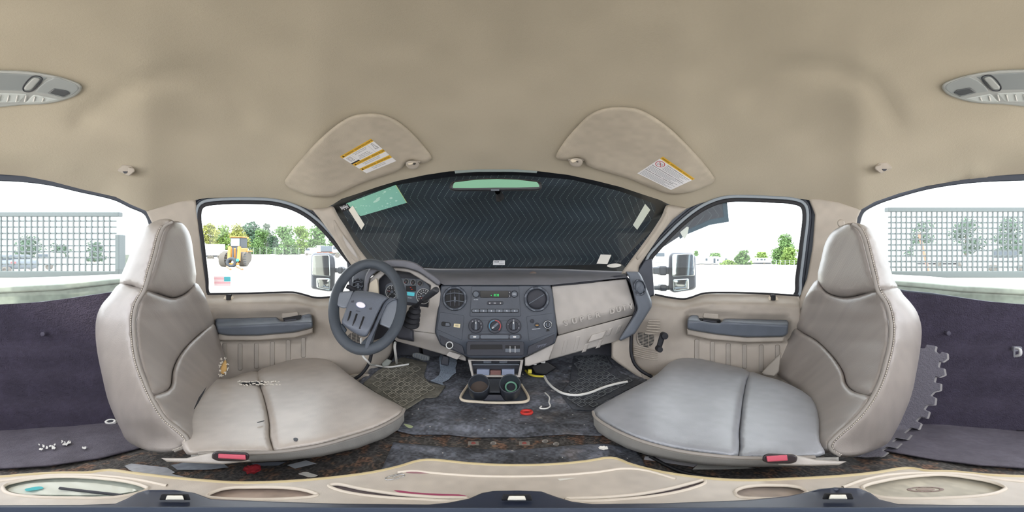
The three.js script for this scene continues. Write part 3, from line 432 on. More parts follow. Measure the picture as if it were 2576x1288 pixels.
// ---------- centre stack ----------
const sz = 2.33;
{
  part(dash, 'center_stack', sheet(roundC([[1109, 716], [1385, 716], [1391, 740], [1402, 836], [1396, 864], [1325, 896], [1309, 902], [1184, 902], [1169, 895], [1108, 868], [1094, 838], [1094, 829]], 5), 8, (x, y) => sz + .015 * sstep(855, 890, y), { r: 5, R: .014, t: .045 }), mat.dark, 'dark grey centre stack bezel');
  vent(1144, 750.5, 31, sz - .001); vent(1350, 752, 32, sz - .001, { shut: 1 });
  const stackPart = (n, pts, m, h = .004, lab) => part(dash, n, plate(roundC(pts, 4), sz - h, h + .004, .0012), m, lab);
  stackPart('switch_panel', [[1107, 785], [1168, 794], [1162, 856], [1099, 829]], mat.dark, .003);
  const sw = stackPart('headlamp_switch', [[1111, 809], [1133, 812], [1133, 822], [1110, 820]], mat.black, .008);
  part(sw, 'rocker', plate(roundC([[1121, 812], [1131, 813.5], [1131, 820.5], [1120, 819.5]], 1), sz - .012, .006, .0015), mat.mid);
  const wl = canvas(96, 60, (c, w, h) => { c.fillStyle = '#e2d6ae'; c.fillRect(0, 0, w, h); c.fillStyle = '#6b6048'; for (let i = 0; i < 3; i++) c.fillRect(24, 16 + i * 10, 48, 5); });
  part(dash, 'caution_label', sticker([[1142, 814], [1158, 815], [1157, 824.5], [1141, 823]], () => sz - .006, .0006, 1, 1), print(wl), 'small cream label');
  stackPart('key_panel', [[1324, 796], [1391, 788], [1396, 836], [1331, 859]], mat.dark, .003);
  part(dash, 'blank_plug', turned(1339, 808, sz - .006, knobProf(5, .003)), mat.darker);
  const ind = part(dash, 'airbag_indicator', turned(1351, 818, sz - .006, knobProf(6, .003)), mat.darker); part(ind, 'amber_bar', plate(rect(1347.5, 817, 1354.5, 819.2), sz - .0105, .002, .0003), M('#c89a4a', .5));
  const at = canvas(160, 90, (c, w, h) => { c.fillStyle = '#4a515c'; c.fillRect(0, 0, w, h); c.fillStyle = '#d7dae0'; c.font = 'bold 17px sans-serif'; c.fillText('OFF', 70, 18); c.fillText('ON', 14, 50); c.fillText('PASSENGER AIRBAG', 0, 84); });
  part(dash, 'airbag_marking', sticker([[1338, 826], [1361, 824.5], [1361, 829], [1338, 830.5]], () => sz - .0065, .0004, 1, 1), print(canvas(230, 40, (c, w, h) => { c.fillStyle = '#4a515c'; c.fillRect(0, 0, w, h); c.fillStyle = '#d7dae0'; c.font = 'bold 22px sans-serif'; c.fillText('PASSENGER AIRBAG', 2, 28); })));
  const key = part(dash, 'ignition_key_switch', turned(1377.5, 816, sz - .005, [[0, .004], [7, .005], [8, .012], [10.5, .012], [11.5, .004], [11.5, 0]]), mat.steel, 'chrome airbag key switch');
  part(key, 'key_barrel', turned(1378, 816, sz - .009, knobProf(6.5, .018, .003)), mat.mid); part(key, 'key_slot', plate([[1377, 812], [1380, 812], [1380, 820], [1377, 820]], sz - .028, .003, .0004), mat.black);
  part(key, 'key_tag', plate([[1376, 828], [1380, 827], [1383, 833], [1374, 834]], sz - .006, .002, .0004), mat.black);
  part(dash, 'corner_panel', plate(roundC([[1104, 842], [1163, 870], [1169, 893], [1110, 866]], 3), sz - .002, .02, .002), mat.darker);
  part(dash, 'corner_panel', plate(roundC([[1396, 840], [1392, 864], [1326, 894], [1330, 872]], 3), sz - .002, .02, .002), mat.darker);
  const scuff = part(dash, 'scuff_mark', merge([0, 1, 2, 3, 4, 5, 6].map((i) => tube([[1350 + i * 3.6, 874 - i * .9 + (i % 2) * 2, sz - .004], [1353 + i * 3.6, 869 - i * .9, sz - .004], [1357 + i * 3, 871 - i, sz - .004]], .0006, { n: 6, m: 4 }))), M('#9aa2b4', .8), 'pale scratch marks');
  const sock = part(dash, 'power_socket', turned(1131, 868, sz - .004, ringProf(9.5, 7, .008)), mat.silver, 'power socket with silver ring'); part(sock, 'socket_cap', turned(1131, 868, sz - .004, knobProf(7, .005)), mat.black);
  const cub = part(dash, 'storage_cubby', plate(rrect(1174, 859, 1318, 895, 6), sz - .004, .01, .002, [rrect(1182, 865.5, 1265, 887, 4), rrect(1270, 867, 1309, 887, 2)]), mat.darker);
  part(cub, 'cubby_back', plate(rrect(1178, 862, 1313, 892, 3), sz - .0008, .001, 0), mat.black);
  part(cub, 'cubby_floor', plate([[1184, 879], [1263, 879], [1265, 887], [1182, 887]], sz - .0015, .001, 0), mat.darker);
  for (let i = 0; i < 3; i++) part(cub, 'switch_blank', plate(rrect(1271 + i * 12.8, 877, 1282.4 + i * 12.8, 886, 1), sz - .005, .005, .001), mat.mid);
  for (let i = 1; i < 3; i++) part(cub, 'divider', plate(rect(1269.5 + i * 12.8, 871, 1271 + i * 12.8, 887), sz - .0055, .005, .0004), mat.silver);
}
// climate panel
{
  const c = thing('climate_control', 'dark climate control panel with three round dials and a long button bar below the radio', 'control panel');
  part(c, 'panel', plate(rrect(1198, 807, 1292, 833, 3), sz - .005, .0045, .001), mat.dark);
  const dialTex = (k) => canvas(256, 256, (x, w) => {
    x.fillStyle = '#343741'; x.fillRect(0, 0, w, w); x.translate(128, 128);
    if (k === 1) { x.lineWidth = 13; x.strokeStyle = '#4a8fb0'; x.beginPath(); x.arc(0, 0, 104, 2.3, 4.65); x.stroke(); x.strokeStyle = '#cf4a4a'; x.beginPath(); x.arc(0, 0, 104, 4.75, 7.1); x.stroke(); }
    else { x.fillStyle = '#d6dae0'; x.font = 'bold 30px sans-serif'; x.textAlign = 'center'; x.textBaseline = 'middle'; const L = k ? ['≡', '≈', '∿', 'O', '⌒', '*', '#'] : ['O', '1', '2', '3', '4']; L.forEach((t, i) => { const a = k ? -Math.PI * (1.12 - i * 1.24 / 6) : -Math.PI * (.7 - i * .19); x.fillText(t, Math.cos(a) * 102, Math.sin(a) * 102); }); }
  });
  [[1197, 819.7, 18.5, 0], [1245, 820, 18.5, .85], [1292, 819.7, 19, 0]].forEach(([x, y, r, a], i) => {
    const d = part(c, 'dial', turned(x, y, sz - .006, knobProf(r, .006)), mat.darker);
    const f = new THREE.CircleGeometry(r * K * sz * .93, 32), p = P(x, y, sz - .0125); f.translate(p.x, p.y, p.z); part(d, 'dial_print', f, print(dialTex(i), .5));
    const k = part(d, 'knob', turned(x, y, sz - .012, knobProf(11.5, .012, .002)), mat.darker);
    const q = [[-3.2, -11], [3.2, -11], [3.6, 10], [-3.6, 10]].map(([u, v]) => [x + u * Math.cos(a) - v * Math.sin(a), y + u * Math.sin(a) + v * Math.cos(a)]);
    part(d, 'pointer', plate(roundC(q, 1.5), sz - .032, .012, .002), mat.mid);
    const q2 = [[-.7, -10.5], [.7, -10.5], [.7, -5], [-.7, -5]].map(([u, v]) => [x + u * Math.cos(a) * (i === 1 ? -1 : 1) - v * Math.sin(a) * (i === 1 ? -1 : 1), y + (u * Math.sin(a) + v * Math.cos(a)) * (i === 1 ? -1 : 1)]);
    part(d, 'pointer_mark', plate(q2, sz - .0328, .001, 0), mat.white);
  });
  part(c, 'button_bar', plate(rrect(1177, 840, 1312, 855.5, 7), sz - .006, .0055, .0015), mat.darker);
  [[1181, 1207], [1208, 1280], [1281, 1308]].forEach(([a, b], i) => { part(c, 'button', plate(rrect(a, 842.5, b, 852.5, 4), sz - .012, .008, .002), mat.mid); if (i !== 1) part(c, 'button_mark', plate(rrect((a + b) / 2 - 4, 846, (a + b) / 2 + 4, 849, 1.3), sz - .0125, .001, 0), mat.white); });
}
// radio
{
  const r = thing('radio', 'dark grey truck radio with green clock digits, two round knobs and six preset buttons', 'radio');
  part(r, 'faceplate', plate(roundC([[1187, 720], [1305, 720], [1310, 796], [1182, 796]], 3), sz - .006, .0055, .0015), mat.dark);
  const st = canvas(560, 130, (c, w, h) => { c.fillStyle = '#17191a'; c.fillRect(0, 0, w, h); c.fillStyle = '#1f2422'; c.fillRect(0, 0, 180, h); });
  const scr = part(r, 'radio_screen', plate(rrect(1208, 731.5, 1279, 749, 1.5), sz - .0075, .004, .0008), M('#141617', .15));
  // seven-segment green digits
  const seg = { 1: 'bc', 0: 'abcdef', 3: 'abcdg' }, green = new THREE.MeshStandardMaterial({ color: '#0a2a14', emissive: '#2bff7a', emissiveIntensity: 1.1, roughness: .4 });
  [...'1030'].forEach((ch, i) => { const x = 1240.5 + i * 3.7 + (i > 1 ? .8 : 0), y = 739.6, w = 2.3, h = 5.6, t = .55, S = { a: [x, y, x + w, y + t], g: [x, y + h / 2 - t / 2, x + w, y + h / 2 + t / 2], d: [x, y + h - t, x + w, y + h], f: [x, y, x + t, y + h / 2], e: [x, y + h / 2, x + t, y + h], b: [x + w - t, y, x + w, y + h / 2], c: [x + w - t, y + h / 2, x + w, y + h] }; part(scr, 'display_digit', merge([...seg[ch]].map((k) => plate(rect(...S[k]), sz - .0085, .0008, 0))), green); });
  part(scr, 'display_mark', plate(rect(1235, 742.5, 1236.6, 743.8), sz - .0085, .0008, 0), green);
  for (const x of [1197.7, 1294]) { const k = part(r, 'knob', turned(x, 739.6, sz - .006, ringProf(9, 7.4, .006)), mat.darker); part(k, 'knob_cap', turned(x, 739.6, sz - .006, knobProf(7.6, .016, .003)), mat.mid); }
  part(r, 'knob_print', sticker([[1289, 738], [1299, 738], [1299, 741.5], [1289, 741.5]], () => sz - .0225, .0003, 1, 1), print(canvas(100, 36, (c, w, h) => { c.fillStyle = '#69717c'; c.fillRect(0, 0, w, h); c.fillStyle = '#e6e8ec'; c.font = 'bold 26px sans-serif'; c.fillText('AUDIO', 4, 27); })));
  for (const [x, y] of [[1204.5, 735], [1204.5, 744], [1282, 735.5], [1282, 744.5]]) { const b = part(r, 'small_button', plate(rrect(x - 3, y - 3.8, x + 3, y + 3.8, .8), sz - .009, .004, .001), mat.darker); part(b, 'button_mark', plate([[x - 1.2, y + 1], [x, y - 1.2], [x + 1.2, y + 1]], sz - .0093, .001, 0), mat.white); }
  part(r, 'maker_print', sticker([[1191.5, 752], [1204, 752], [1204, 755.5], [1191.5, 755.5]], () => sz - .0062, .0003, 1, 1), print(canvas(130, 36, (c, w, h) => { c.fillStyle = '#4a515c'; c.fillRect(0, 0, w, h); c.fillStyle = '#dfe2e8'; c.font = 'bold 24px sans-serif'; c.fillText('VOL-PUSH', 2, 27); })));
  const sk = part(r, 'seek_bar', plate(rrect(1225, 758, 1266, 767, 4.2), sz - .011, .006, .0018), mat.darker);
  for (const s of [-1, 1]) part(sk, 'arrow_mark', plate([[1245.5 + s * 15.5, 762.5], [1245.5 + s * 12.5, 760.8], [1245.5 + s * 12.5, 764.2]], sz - .0113, .001, 0), mat.white);
  part(sk, 'seek_print', sticker([[1241, 760.8], [1250, 760.8], [1250, 764.2], [1241, 764.2]], () => sz - .0112, .0003, 1, 1), print(canvas(90, 34, (c, w, h) => { c.fillStyle = '#343741'; c.fillRect(0, 0, w, h); c.fillStyle = '#e6e8ec'; c.font = 'bold 25px sans-serif'; c.fillText('SEEK', 8, 26); })));
  part(r, 'preset_tray', plate(rrect(1186, 777, 1306, 787, 4.5), sz - .0075, .004, .001), mat.black);
  for (let i = 0; i < 6; i++) { const x0 = 1187.5 + i * 19.6, b = part(r, 'preset_button', plate(rrect(x0, 778, x0 + 18.6, 786, i === 0 || i === 5 ? 2.5 : .6), sz - .013, .008, .0018), mat.mid); part(b, 'button_print', sticker([[x0 + 7, 779.6], [x0 + 11.5, 779.6], [x0 + 11.5, 784.6], [x0 + 7, 784.6]], () => sz - .0132, .0003, 1, 1), print(canvas(48, 52, (c, w, h) => { c.fillStyle = '#69717c'; c.fillRect(0, 0, w, h); c.fillStyle = '#f0f2f4'; c.font = 'bold 44px sans-serif'; c.textAlign = 'center'; c.fillText(String(i + 1), 24, 42); }))); }
}
// ---------- instrument cluster ----------
{
  const q = thing('instrument_cluster', 'grey instrument cluster with round dials and a cyan display behind the steering wheel', 'gauges'), z = 2.42;
  part(q, 'backplate', plate(roundC([[946, 748], [950, 700], [970, 682], [999, 678], [1033, 683], [1090, 716], [1082, 780], [1010, 772]], 4), z, .02, .002), mat.darker);
  part(q, 'face', plate(roundC([[966, 742], [970, 716], [1010, 700], [1062, 702], [1082, 722], [1074, 766], [1006, 758]], 5), z - .004, .006, .001), mat.mid);
  const gaugeTex = (n) => canvas(128, 128, (c, w) => { c.fillStyle = '#101216'; c.fillRect(0, 0, w, w); c.translate(64, 64); c.strokeStyle = '#e8eaee'; c.fillStyle = '#e8eaee'; for (let i = 0; i <= n; i++) { const a = 2.3 + i / n * 4.7; c.lineWidth = i % 2 ? 2 : 5; c.beginPath(); c.moveTo(Math.cos(a) * 57, Math.sin(a) * 57); c.lineTo(Math.cos(a) * (i % 2 ? 49 : 44), Math.sin(a) * (i % 2 ? 49 : 44)); c.stroke(); } if (n > 8) { c.font = 'bold 17px sans-serif'; c.textAlign = 'center'; for (let i = 0; i <= n; i += 4) { const a = 2.3 + i / n * 4.7; c.fillText(String(n > 16 ? i * 5 : i / 2), Math.cos(a) * 32, Math.sin(a) * 32 + 6); } } });
  const t1 = gaugeTex(16), t2 = gaugeTex(24), t3 = gaugeTex(6);
  for (const [x, y, r, t, a] of [[986, 734, 17, t1, 3.3], [1066, 745, 20, t2, 2.5], [1022, 708.5, 7.5, t3, 2.6], [1039.5, 710, 7.5, t3, 2.5], [1057, 712.5, 7.5, t3, 2.4]]) {
    const g = part(q, 'gauge', turned(x, y, z - .008, ringProf(r, r * .9, .006), { sx: .94 }), mat.silver);
    const f = new THREE.CircleGeometry(r * .91 * K * z, 28); f.scale(.94, 1, 1); const p = P(x, y, z - .0105); f.translate(p.x, p.y, p.z); part(g, 'gauge_dial', f, print(t, .5));
    part(g, 'needle', plate([[x - Math.sin(a) * .7, y + Math.cos(a) * .7], [x + Math.cos(a) * r * .75, y + Math.sin(a) * r * .75], [x + Math.sin(a) * .7, y - Math.cos(a) * .7]], z - .012, .001, 0), M('#d8362c', .5));
    part(g, 'needle_hub', turned(x, y, z - .011, knobProf(r * .24, .006, .001)), mat.mid);
  }
  part(q, 'warning_panel', plate(rrect(1021, 719, 1046, 733, 1), z - .009, .004, .0008), mat.black);
  part(q, 'message_screen', plate(roundC([[1024, 734], [1043, 736], [1042, 745], [1024, 743]], 1), z - .009, .003, .0006), new THREE.MeshStandardMaterial({ color: '#5fc6d0', emissive: '#3aa9b8', emissiveIntensity: .35, roughness: .4 }), 'cyan message display');
  part(q, 'gear_print', sticker([[1025, 746], [1040, 748], [1039, 753], [1025, 751]], () => z - .0055, .0004, 1, 1), print(canvas(150, 46, (c, w, h) => { c.fillStyle = '#69717c'; c.fillRect(0, 0, w, h); c.fillStyle = '#e8eaee'; c.font = 'bold 34px sans-serif'; c.fillText('1 3 2 1', 12, 35); })));
  for (const [x, y] of [[1033, 723], [1036, 728]]) part(q, 'warning_lamp', plate(rect(x - 1.5, y - .8, x + 1.5, y + .8), z - .0095, .001, 0), new THREE.MeshStandardMaterial({ color: '#501510', emissive: '#e0402c', emissiveIntensity: .6 }));
}
// ---------- steering wheel ----------
{
  const w = thing('steering_wheel', 'dark grey four-spoke truck steering wheel with a pale oval emblem on its hub', 'steering wheel');
  const z = (x, y) => 2.13 + (772 - y) * .0011;
  const rim = ell(925, 772, 84.5, 109, .19, 72);
  part(w, 'rim', tube(rim.map(([x, y]) => [x, y, z(x, y)]), .0205, { closed: true, n: 160, m: 18 }), mat.rimM = M('#464e57', .34, { bumpMap: grain, bumpScale: .0003 }));
  const hub = part(w, 'hub', sheet(roundC([[891, 731], [915, 732], [939, 735], [959, 740], [980, 749], [966, 759], [950, 789], [935, 823], [923, 848], [908, 847], [884, 834], [862, 817], [859, 808], [873, 771]], 7), 6, (x, y) => z(x, y) - .045 + .03 * sstep(815, 850, y + (x - 890) * -.3 + 0) + .02 * sstep(750, 730, y), { r: 7, R: .022, t: .09 }), M('#666d79', .45, { bumpMap: grain, bumpScale: .0004 }), 'padded hub');
  for (const [a, b, c, d] of [[882.5, 783, 874.5, 811], [897.5, 790, 887.5, 820], [915, 797, 904.5, 828]]) part(hub, 'groove', tube([[a, b, z(a, b) - .045], [(a + c) / 2, (b + d) / 2, z(a, (b + d) / 2) - .0455], [c, d, z(c, d) - .04]], .0035, { n: 8 }), mat.black);
  const em = part(hub, 'emblem', sheet(ell(907.6, 767, 13, 8.2, .26), 4, (x, y) => z(x, y) - .05, { r: 3, R: .003, t: .01 }), M('#8d94b8', .3));
  part(em, 'emblem_face', sheet(ell(907.6, 767, 11.6, 7, .26), 4, (x, y) => z(x, y) - .053, { r: 2, R: .002, t: .004 }), M('#f6f4fa', .25), 'pale oval emblem');  // blown-out glare on the emblem is put into this pale colour
  part(hub, 'horn_print', sticker([[895, 779.5], [908, 782], [907, 786], [894, 783.5]], (x, y) => z(x, y) - .046, .0005, 1, 1), print(canvas(140, 44, (c, W, h) => { c.fillStyle = '#616874'; c.fillRect(0, 0, W, h); c.fillStyle = '#23262c'; c.font = 'bold 30px sans-serif'; c.fillText('AIRBAG', 10, 33); })));
  for (const [x, y] of [[886.5, 759], [932, 777]]) part(hub, 'horn_mark', plate([[x - 3, y - 2], [x + 3, y - 3.5], [x + 3, y + 3.5], [x - 3, y + 2]], z(x, y) - .0475, .002, 0), mat.darker);
  const sp = (pts, zo, m, R = .014) => part(w, 'spoke', sheet(roundC(pts, 4), 6, (x, y) => z(x, y) + zo, { r: 5, R, t: .035 }), m);
  const spokeGrey = M('#7f8690', .4, { bumpMap: grain, bumpScale: .0003 });  // paler grey for the left and right spokes
  sp([[838, 735], [890, 731], [884, 752], [874, 775], [862, 776], [834, 764]], -.014, spokeGrey);
  sp([[958, 786], [968, 762], [981, 750], [1006, 752], [1008, 779], [998, 812], [982, 828], [954, 816]], -.012, spokeGrey);
  part(w, 'hub_flange', sheet(roundC([[979, 747], [1003, 752], [986, 757], [974, 766], [958, 800], [940, 842], [926, 878], [916, 876], [924, 850], [938, 824], [953, 788], [966, 760]], 4), 5, (x, y) => z(x, y) - .026, { r: 3, R: .012, t: .05 }), M('#59606b', .38));
  sp([[950, 800], [962, 790], [944, 838], [937, 872], [912, 876], [908, 862], [926, 846]], -.012, mat.rimM);
  sp([[860, 812], [847, 824], [839, 832], [852, 850], [866, 842], [874, 830]], -.012, mat.rimM);
  part(w, 'column', tube([P(925, 780, 2.13), P(948, 786, 2.29)], .05, { n: 4, m: 20 }), mat.darker);
  const lv = part(w, 'signal_lever', tube([[898, 735, 2.2], [885, 726, 2.18], [873, 720, 2.17]], .009, { n: 8 }), mat.rubber, 'turn signal lever');
}
// ---------- column gear lever ----------
{
  const g = thing('gear_lever', 'black column gear lever with ribbed rubber boot and thick grip beside the steering wheel', 'gear lever');
  const A = P(1033, 815, 2.27), B = P(1046, 772, 2.22), d = B.clone().sub(A);
  const prof = []; for (let i = 0; i <= 24; i++) prof.push(new THREE.Vector2(lerp(.032, .017, i / 24) + .006 * Math.sin(i / 24 * Math.PI * 8), i / 24 * d.length()));
  const b = new THREE.LatheGeometry([new THREE.Vector2(.0001, 0), ...prof, new THREE.Vector2(.0001, d.length())], 20); b.applyQuaternion(new THREE.Quaternion().setFromUnitVectors(new THREE.Vector3(0, 1, 0), d.clone().normalize())); b.translate(A.x, A.y, A.z);
  part(g, 'boot', b, mat.rubber, 'ribbed rubber boot');
  part(g, 'shaft', tube([B, P(1056, 761, 2.18), P(1070, 751, 2.14)], .007), mat.rubber);
  const C = P(1066, 754, 2.15), E = P(1099, 728, 2.06), e = E.clone().sub(C), L = e.length(), kp = [[0, 0], [.009, .002], [.011, L * .3], [.0105, L * .34], [.012, L * .36], [.0135, L * .9], [.012, L * .97], [.008, L], [0, L]];
  const k = new THREE.LatheGeometry(kp.map(([r, y]) => new THREE.Vector2(Math.max(r, 1e-4), y)), 20); k.applyQuaternion(new THREE.Quaternion().setFromUnitVectors(new THREE.Vector3(0, 1, 0), e.normalize())); k.translate(C.x, C.y, C.z);
  part(g, 'grip', k, M('#2a2d34', .45));
}
// ---------- seats ----------
const cushZ = (y) => 1 / (.4 + (y - 905) / 225 * .188);
function makeSeat(name, label, d) {
  const s = thing(name, label, 'seat'), seamX = byRow(d.seam), sg = d.s;               // sg: +1 where the seat front lies to the right of the seam
  const zs = (y) => lerp(1.98, 1.77, clamp((y - 560) / 540, 0, 1));
  const sideZ = (x, y) => zs(y) + Math.max(0, (seamX(y) - x) * sg) * .0015;
  const frontZ = (x, y) => zs(y) + Math.max(0, (x - seamX(y)) * sg) * .0026 - .045 * Math.sin(clamp((x - seamX(y)) * sg / 190, 0, 1) * Math.PI) * sstep(700, 800, y);
  const headZ = (x, y) => zs(y) + (x - seamX(y)) * sg * .002 * ((x - seamX(y)) * sg > 0 ? 1.2 : -1);
  const o = (r, R, t = .1) => ({ r, R, t });
  const bs = part(s, 'backrest', sheet(d.side, 11, sideZ, o(20, .07, .085)), mat.seat, 'side bolster');
  const bp = part(s, 'back_panel', sheet(d.panel, 11, frontZ, o(16, .045)), mat.seat);
  part(s, 'lumbar_panel', sheet(d.lumbar, 11, (x, y) => frontZ(x, y) - .006, o(14, .04)), mat.seat);
  const hs = part(s, 'headrest', sheet(d.headSide, 9, headZ, o(20, .075)), mat.seat);
  part(hs, 'headrest_front', sheet(d.headFront, 9, (x, y) => headZ(x, y) + .004, o(16, .06)), mat.seat);
  part(bs, 'piping', tube(d.seam.map(([x, y]) => [x, y, zs(y) + .012]), .0062, { n: 90 }), mat.piping);
  const st = []; const c = new THREE.CatmullRomCurve3(d.seam.map(([x, y]) => P(x - 8 * sg, y, zs(y) + .004)), false, 'centripetal'), N = 110;
  for (let i = 4; i < N; i++) { const a = c.getPointAt(i / N), b = c.getPointAt((i + .55) / N); st.push(bar(a, b, .0016, 4)); }
  part(bs, 'stitching', merge(st), mat.stitch).userData.kind = 'stuff';
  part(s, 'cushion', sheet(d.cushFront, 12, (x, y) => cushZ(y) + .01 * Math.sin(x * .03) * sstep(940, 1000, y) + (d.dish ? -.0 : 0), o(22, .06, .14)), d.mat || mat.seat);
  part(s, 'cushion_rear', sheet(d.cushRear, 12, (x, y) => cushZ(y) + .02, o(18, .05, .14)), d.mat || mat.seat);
  part(s, 'cushion_welt', tube(d.welt.map(([x, y]) => [x, y, cushZ(y) + .018]), .0055, { n: 80 }), mat.piping);
  part(s, 'skirt', sheet(d.skirt, 11, (x, y) => { const w = interp(d.weltS, x); return cushZ(w) + .03 + (y - w) * .0012; }, o(9, .03, .06)), mat.seatGrey, 'grey fabric skirt');
  const b0 = d.base; part(s, 'seat_base', merge([wbox(...b0)]), mat.black);
  return s;
}
const LS = { mat: mat.cushionPaleSheen,
  s: 1,
  seam: [[436, 558], [414, 570], [403, 592], [391, 639], [379, 680], [364, 729], [345, 764], [337, 803], [339, 858], [347, 908], [364, 957], [389, 1012], [419, 1057], [453, 1085], [472, 1106], [466, 1122], [440, 1134]],
  headSide: sm([[301, 714], [319, 659], [337, 614], [354, 585], [374, 565], [399, 553], [420, 550], [436, 556], [414, 570], [403, 592], [391, 639], [379, 680], [364, 730], [334, 720]], true, 3),
  headFront: sm([[436, 556], [456, 560], [473, 579], [482, 605], [487, 640], [492, 711], [468, 737], [436, 750], [418, 746], [394, 738], [364, 730], [379, 680], [391, 639], [403, 592], [414, 570]], true, 3),
  side: sm([[301, 714], [275, 744], [255, 768], [243, 798], [240, 838], [245, 888], [257, 947], [270, 1002], [285, 1042], [304, 1081], [317, 1106], [349, 1126], [389, 1137], [434, 1137], [462, 1126], [473, 1106], [453, 1085], [419, 1057], [389, 1012], [364, 957], [347, 908], [339, 858], [337, 803], [345, 764], [364, 730], [334, 720]], true, 3),
  panel: sm([[364, 730], [394, 738], [418, 746], [436, 750], [468, 737], [492, 711], [513, 739], [528, 778], [538, 815], [503, 840], [468, 873], [444, 908], [434, 937], [431, 967], [421, 982], [381, 997], [364, 957], [347, 908], [339, 858], [337, 803], [345, 764]], true, 3),
  lumbar: sm([[538, 815], [553, 858], [565, 893], [573, 922], [562, 944], [538, 967], [508, 997], [491, 1030], [491, 1076], [496, 1101], [488, 1120], [466, 1130], [473, 1106], [453, 1085], [419, 1057], [389, 1012], [381, 997], [421, 982], [431, 967], [434, 937], [444, 908], [468, 873], [503, 840]], true, 3),
  cushFront: sm([[648, 935], [690, 918], [736, 904], [783, 899], [806, 901], [829, 908], [853, 922], [876, 941], [911, 966], [946, 988], [981, 1007], [1006, 1020], [1017, 1030], [1012, 1041], [992, 1055], [946, 1078], [876, 1101], [806, 1120], [736, 1132], [690, 1137], [684, 1120], [678, 1097], [678, 1073], [673, 1038], [664, 1001], [655, 973]], true, 3),
  cushRear: sm([[540, 952], [578, 952], [592, 946], [648, 935], [655, 973], [664, 1001], [673, 1038], [678, 1073], [678, 1097], [684, 1120], [690, 1137], [630, 1139], [573, 1140], [527, 1141], [470, 1143], [455, 1100], [470, 1020], [500, 980]], true, 3),
  welt: [[1017, 1030], [1011, 1042], [992, 1056], [946, 1079], [876, 1102], [806, 1121], [736, 1133], [666, 1139], [573, 1140], [500, 1141]],
  weltS: [[470, 1142], [573, 1140], [666, 1139], [736, 1133], [806, 1121], [876, 1102], [946, 1079], [992, 1056], [1020, 1030]],
  skirt: [[1017, 1030], [1017, 1058], [1002, 1081], [969, 1102], [899, 1128], [806, 1149], [713, 1159], [630, 1163], [540, 1164], [480, 1152], [480, 1142], [573, 1139], [666, 1138], [736, 1132], [806, 1120], [876, 1101], [946, 1078], [992, 1055], [1010, 1042]],
  base: [-1.05, EYE - .74, -2.35, -.55, EYE - .6, -2.05],
};
const RS = { mat: mat.cushionSkyTint,
  s: -1,
  seam: [[2142, 563], [2160, 574], [2172, 595], [2182, 631], [2197, 691], [2208, 732], [2228, 762], [2240, 807], [2240, 858], [2228, 913], [2212, 964], [2182, 1019], [2142, 1065], [2107, 1095], [2086, 1120], [2091, 1133], [2112, 1146]],
  headSide: sm([[2142, 561], [2172, 565], [2198, 583], [2218, 611], [2233, 651], [2248, 702], [2258, 724], [2208, 732], [2197, 691], [2182, 631], [2172, 595], [2160, 574]], true, 3),
  headFront: sm([[2057, 703], [2066, 651], [2076, 611], [2094, 583], [2117, 568], [2142, 561], [2160, 574], [2172, 595], [2182, 631], [2197, 691], [2208, 732], [2172, 740], [2137, 748], [2107, 746], [2076, 732]], true, 3),
  side: sm([[2258, 724], [2273, 742], [2293, 764], [2308, 787], [2318, 822], [2317, 863], [2304, 944], [2293, 994], [2273, 1045], [2253, 1085], [2233, 1115], [2193, 1135], [2147, 1148], [2112, 1147], [2091, 1135], [2086, 1120], [2107, 1095], [2142, 1065], [2182, 1019], [2212, 964], [2228, 913], [2240, 858], [2240, 807], [2228, 762], [2208, 732]], true, 3),
  panel: sm([[2208, 732], [2172, 740], [2137, 748], [2107, 746], [2076, 732], [2057, 703], [2028, 742], [2011, 787], [1996, 822], [2021, 838], [2051, 855], [2082, 883], [2107, 913], [2122, 939], [2129, 966], [2147, 984], [2190, 997], [2212, 964], [2228, 913], [2240, 858], [2240, 807], [2228, 762]], true, 3),
  lumbar: sm([[1996, 822], [1970, 868], [1953, 903], [1955, 939], [1990, 969], [2031, 1009], [2044, 1045], [2036, 1080], [2032, 1103], [2041, 1124], [2071, 1139], [2091, 1135], [2086, 1120], [2107, 1095], [2142, 1065], [2182, 1019], [2190, 997], [2147, 984], [2129, 966], [2122, 939], [2107, 913], [2082, 883], [2051, 855], [2021, 838]], true, 3),
  cushFront: sm([[1885, 936], [1803, 912], [1753, 901], [1724, 900], [1699, 905], [1679, 917], [1654, 940], [1624, 959], [1579, 982], [1530, 1009], [1500, 1026], [1492, 1036], [1496, 1047], [1517, 1064], [1579, 1096], [1654, 1121], [1728, 1137], [1803, 1146], [1854, 1150], [1860, 1128], [1859, 1091], [1863, 1054], [1868, 1009], [1877, 962]], true, 3),
  cushRear: sm([[1885, 936], [1927, 947], [1965, 958], [2040, 1000], [2060, 1050], [2062, 1110], [2075, 1142], [2000, 1152], [1917, 1152], [1854, 1150], [1860, 1128], [1859, 1091], [1863, 1054], [1868, 1009], [1877, 962]], true, 3),
  welt: [[1492, 1036], [1496, 1048], [1517, 1065], [1579, 1097], [1654, 1122], [1728, 1138], [1803, 1147], [1854, 1151], [1917, 1153], [2050, 1150]],
  weltS: [[1488, 1030], [1496, 1048], [1517, 1065], [1579, 1097], [1654, 1122], [1728, 1138], [1803, 1147], [1854, 1151], [1917, 1153], [2100, 1150]],
  skirt: [[1492, 1036], [1494, 1069], [1505, 1087], [1530, 1104], [1579, 1129], [1629, 1145], [1704, 1161], [1778, 1171], [1878, 1175], [2000, 1174], [2110, 1166], [2110, 1150], [1917, 1152], [1854, 1150], [1803, 1146], [1728, 1137], [1654, 1121], [1579, 1096], [1517, 1064], [1497, 1048]],
  base: [.55, EYE - .74, -2.35, 1.05, EYE - .6, -2.05],
};
const seatL = makeSeat('truck_seat', 'tan vinyl driver seat with torn cushion and a ripped bolster by the steering wheel side', LS);
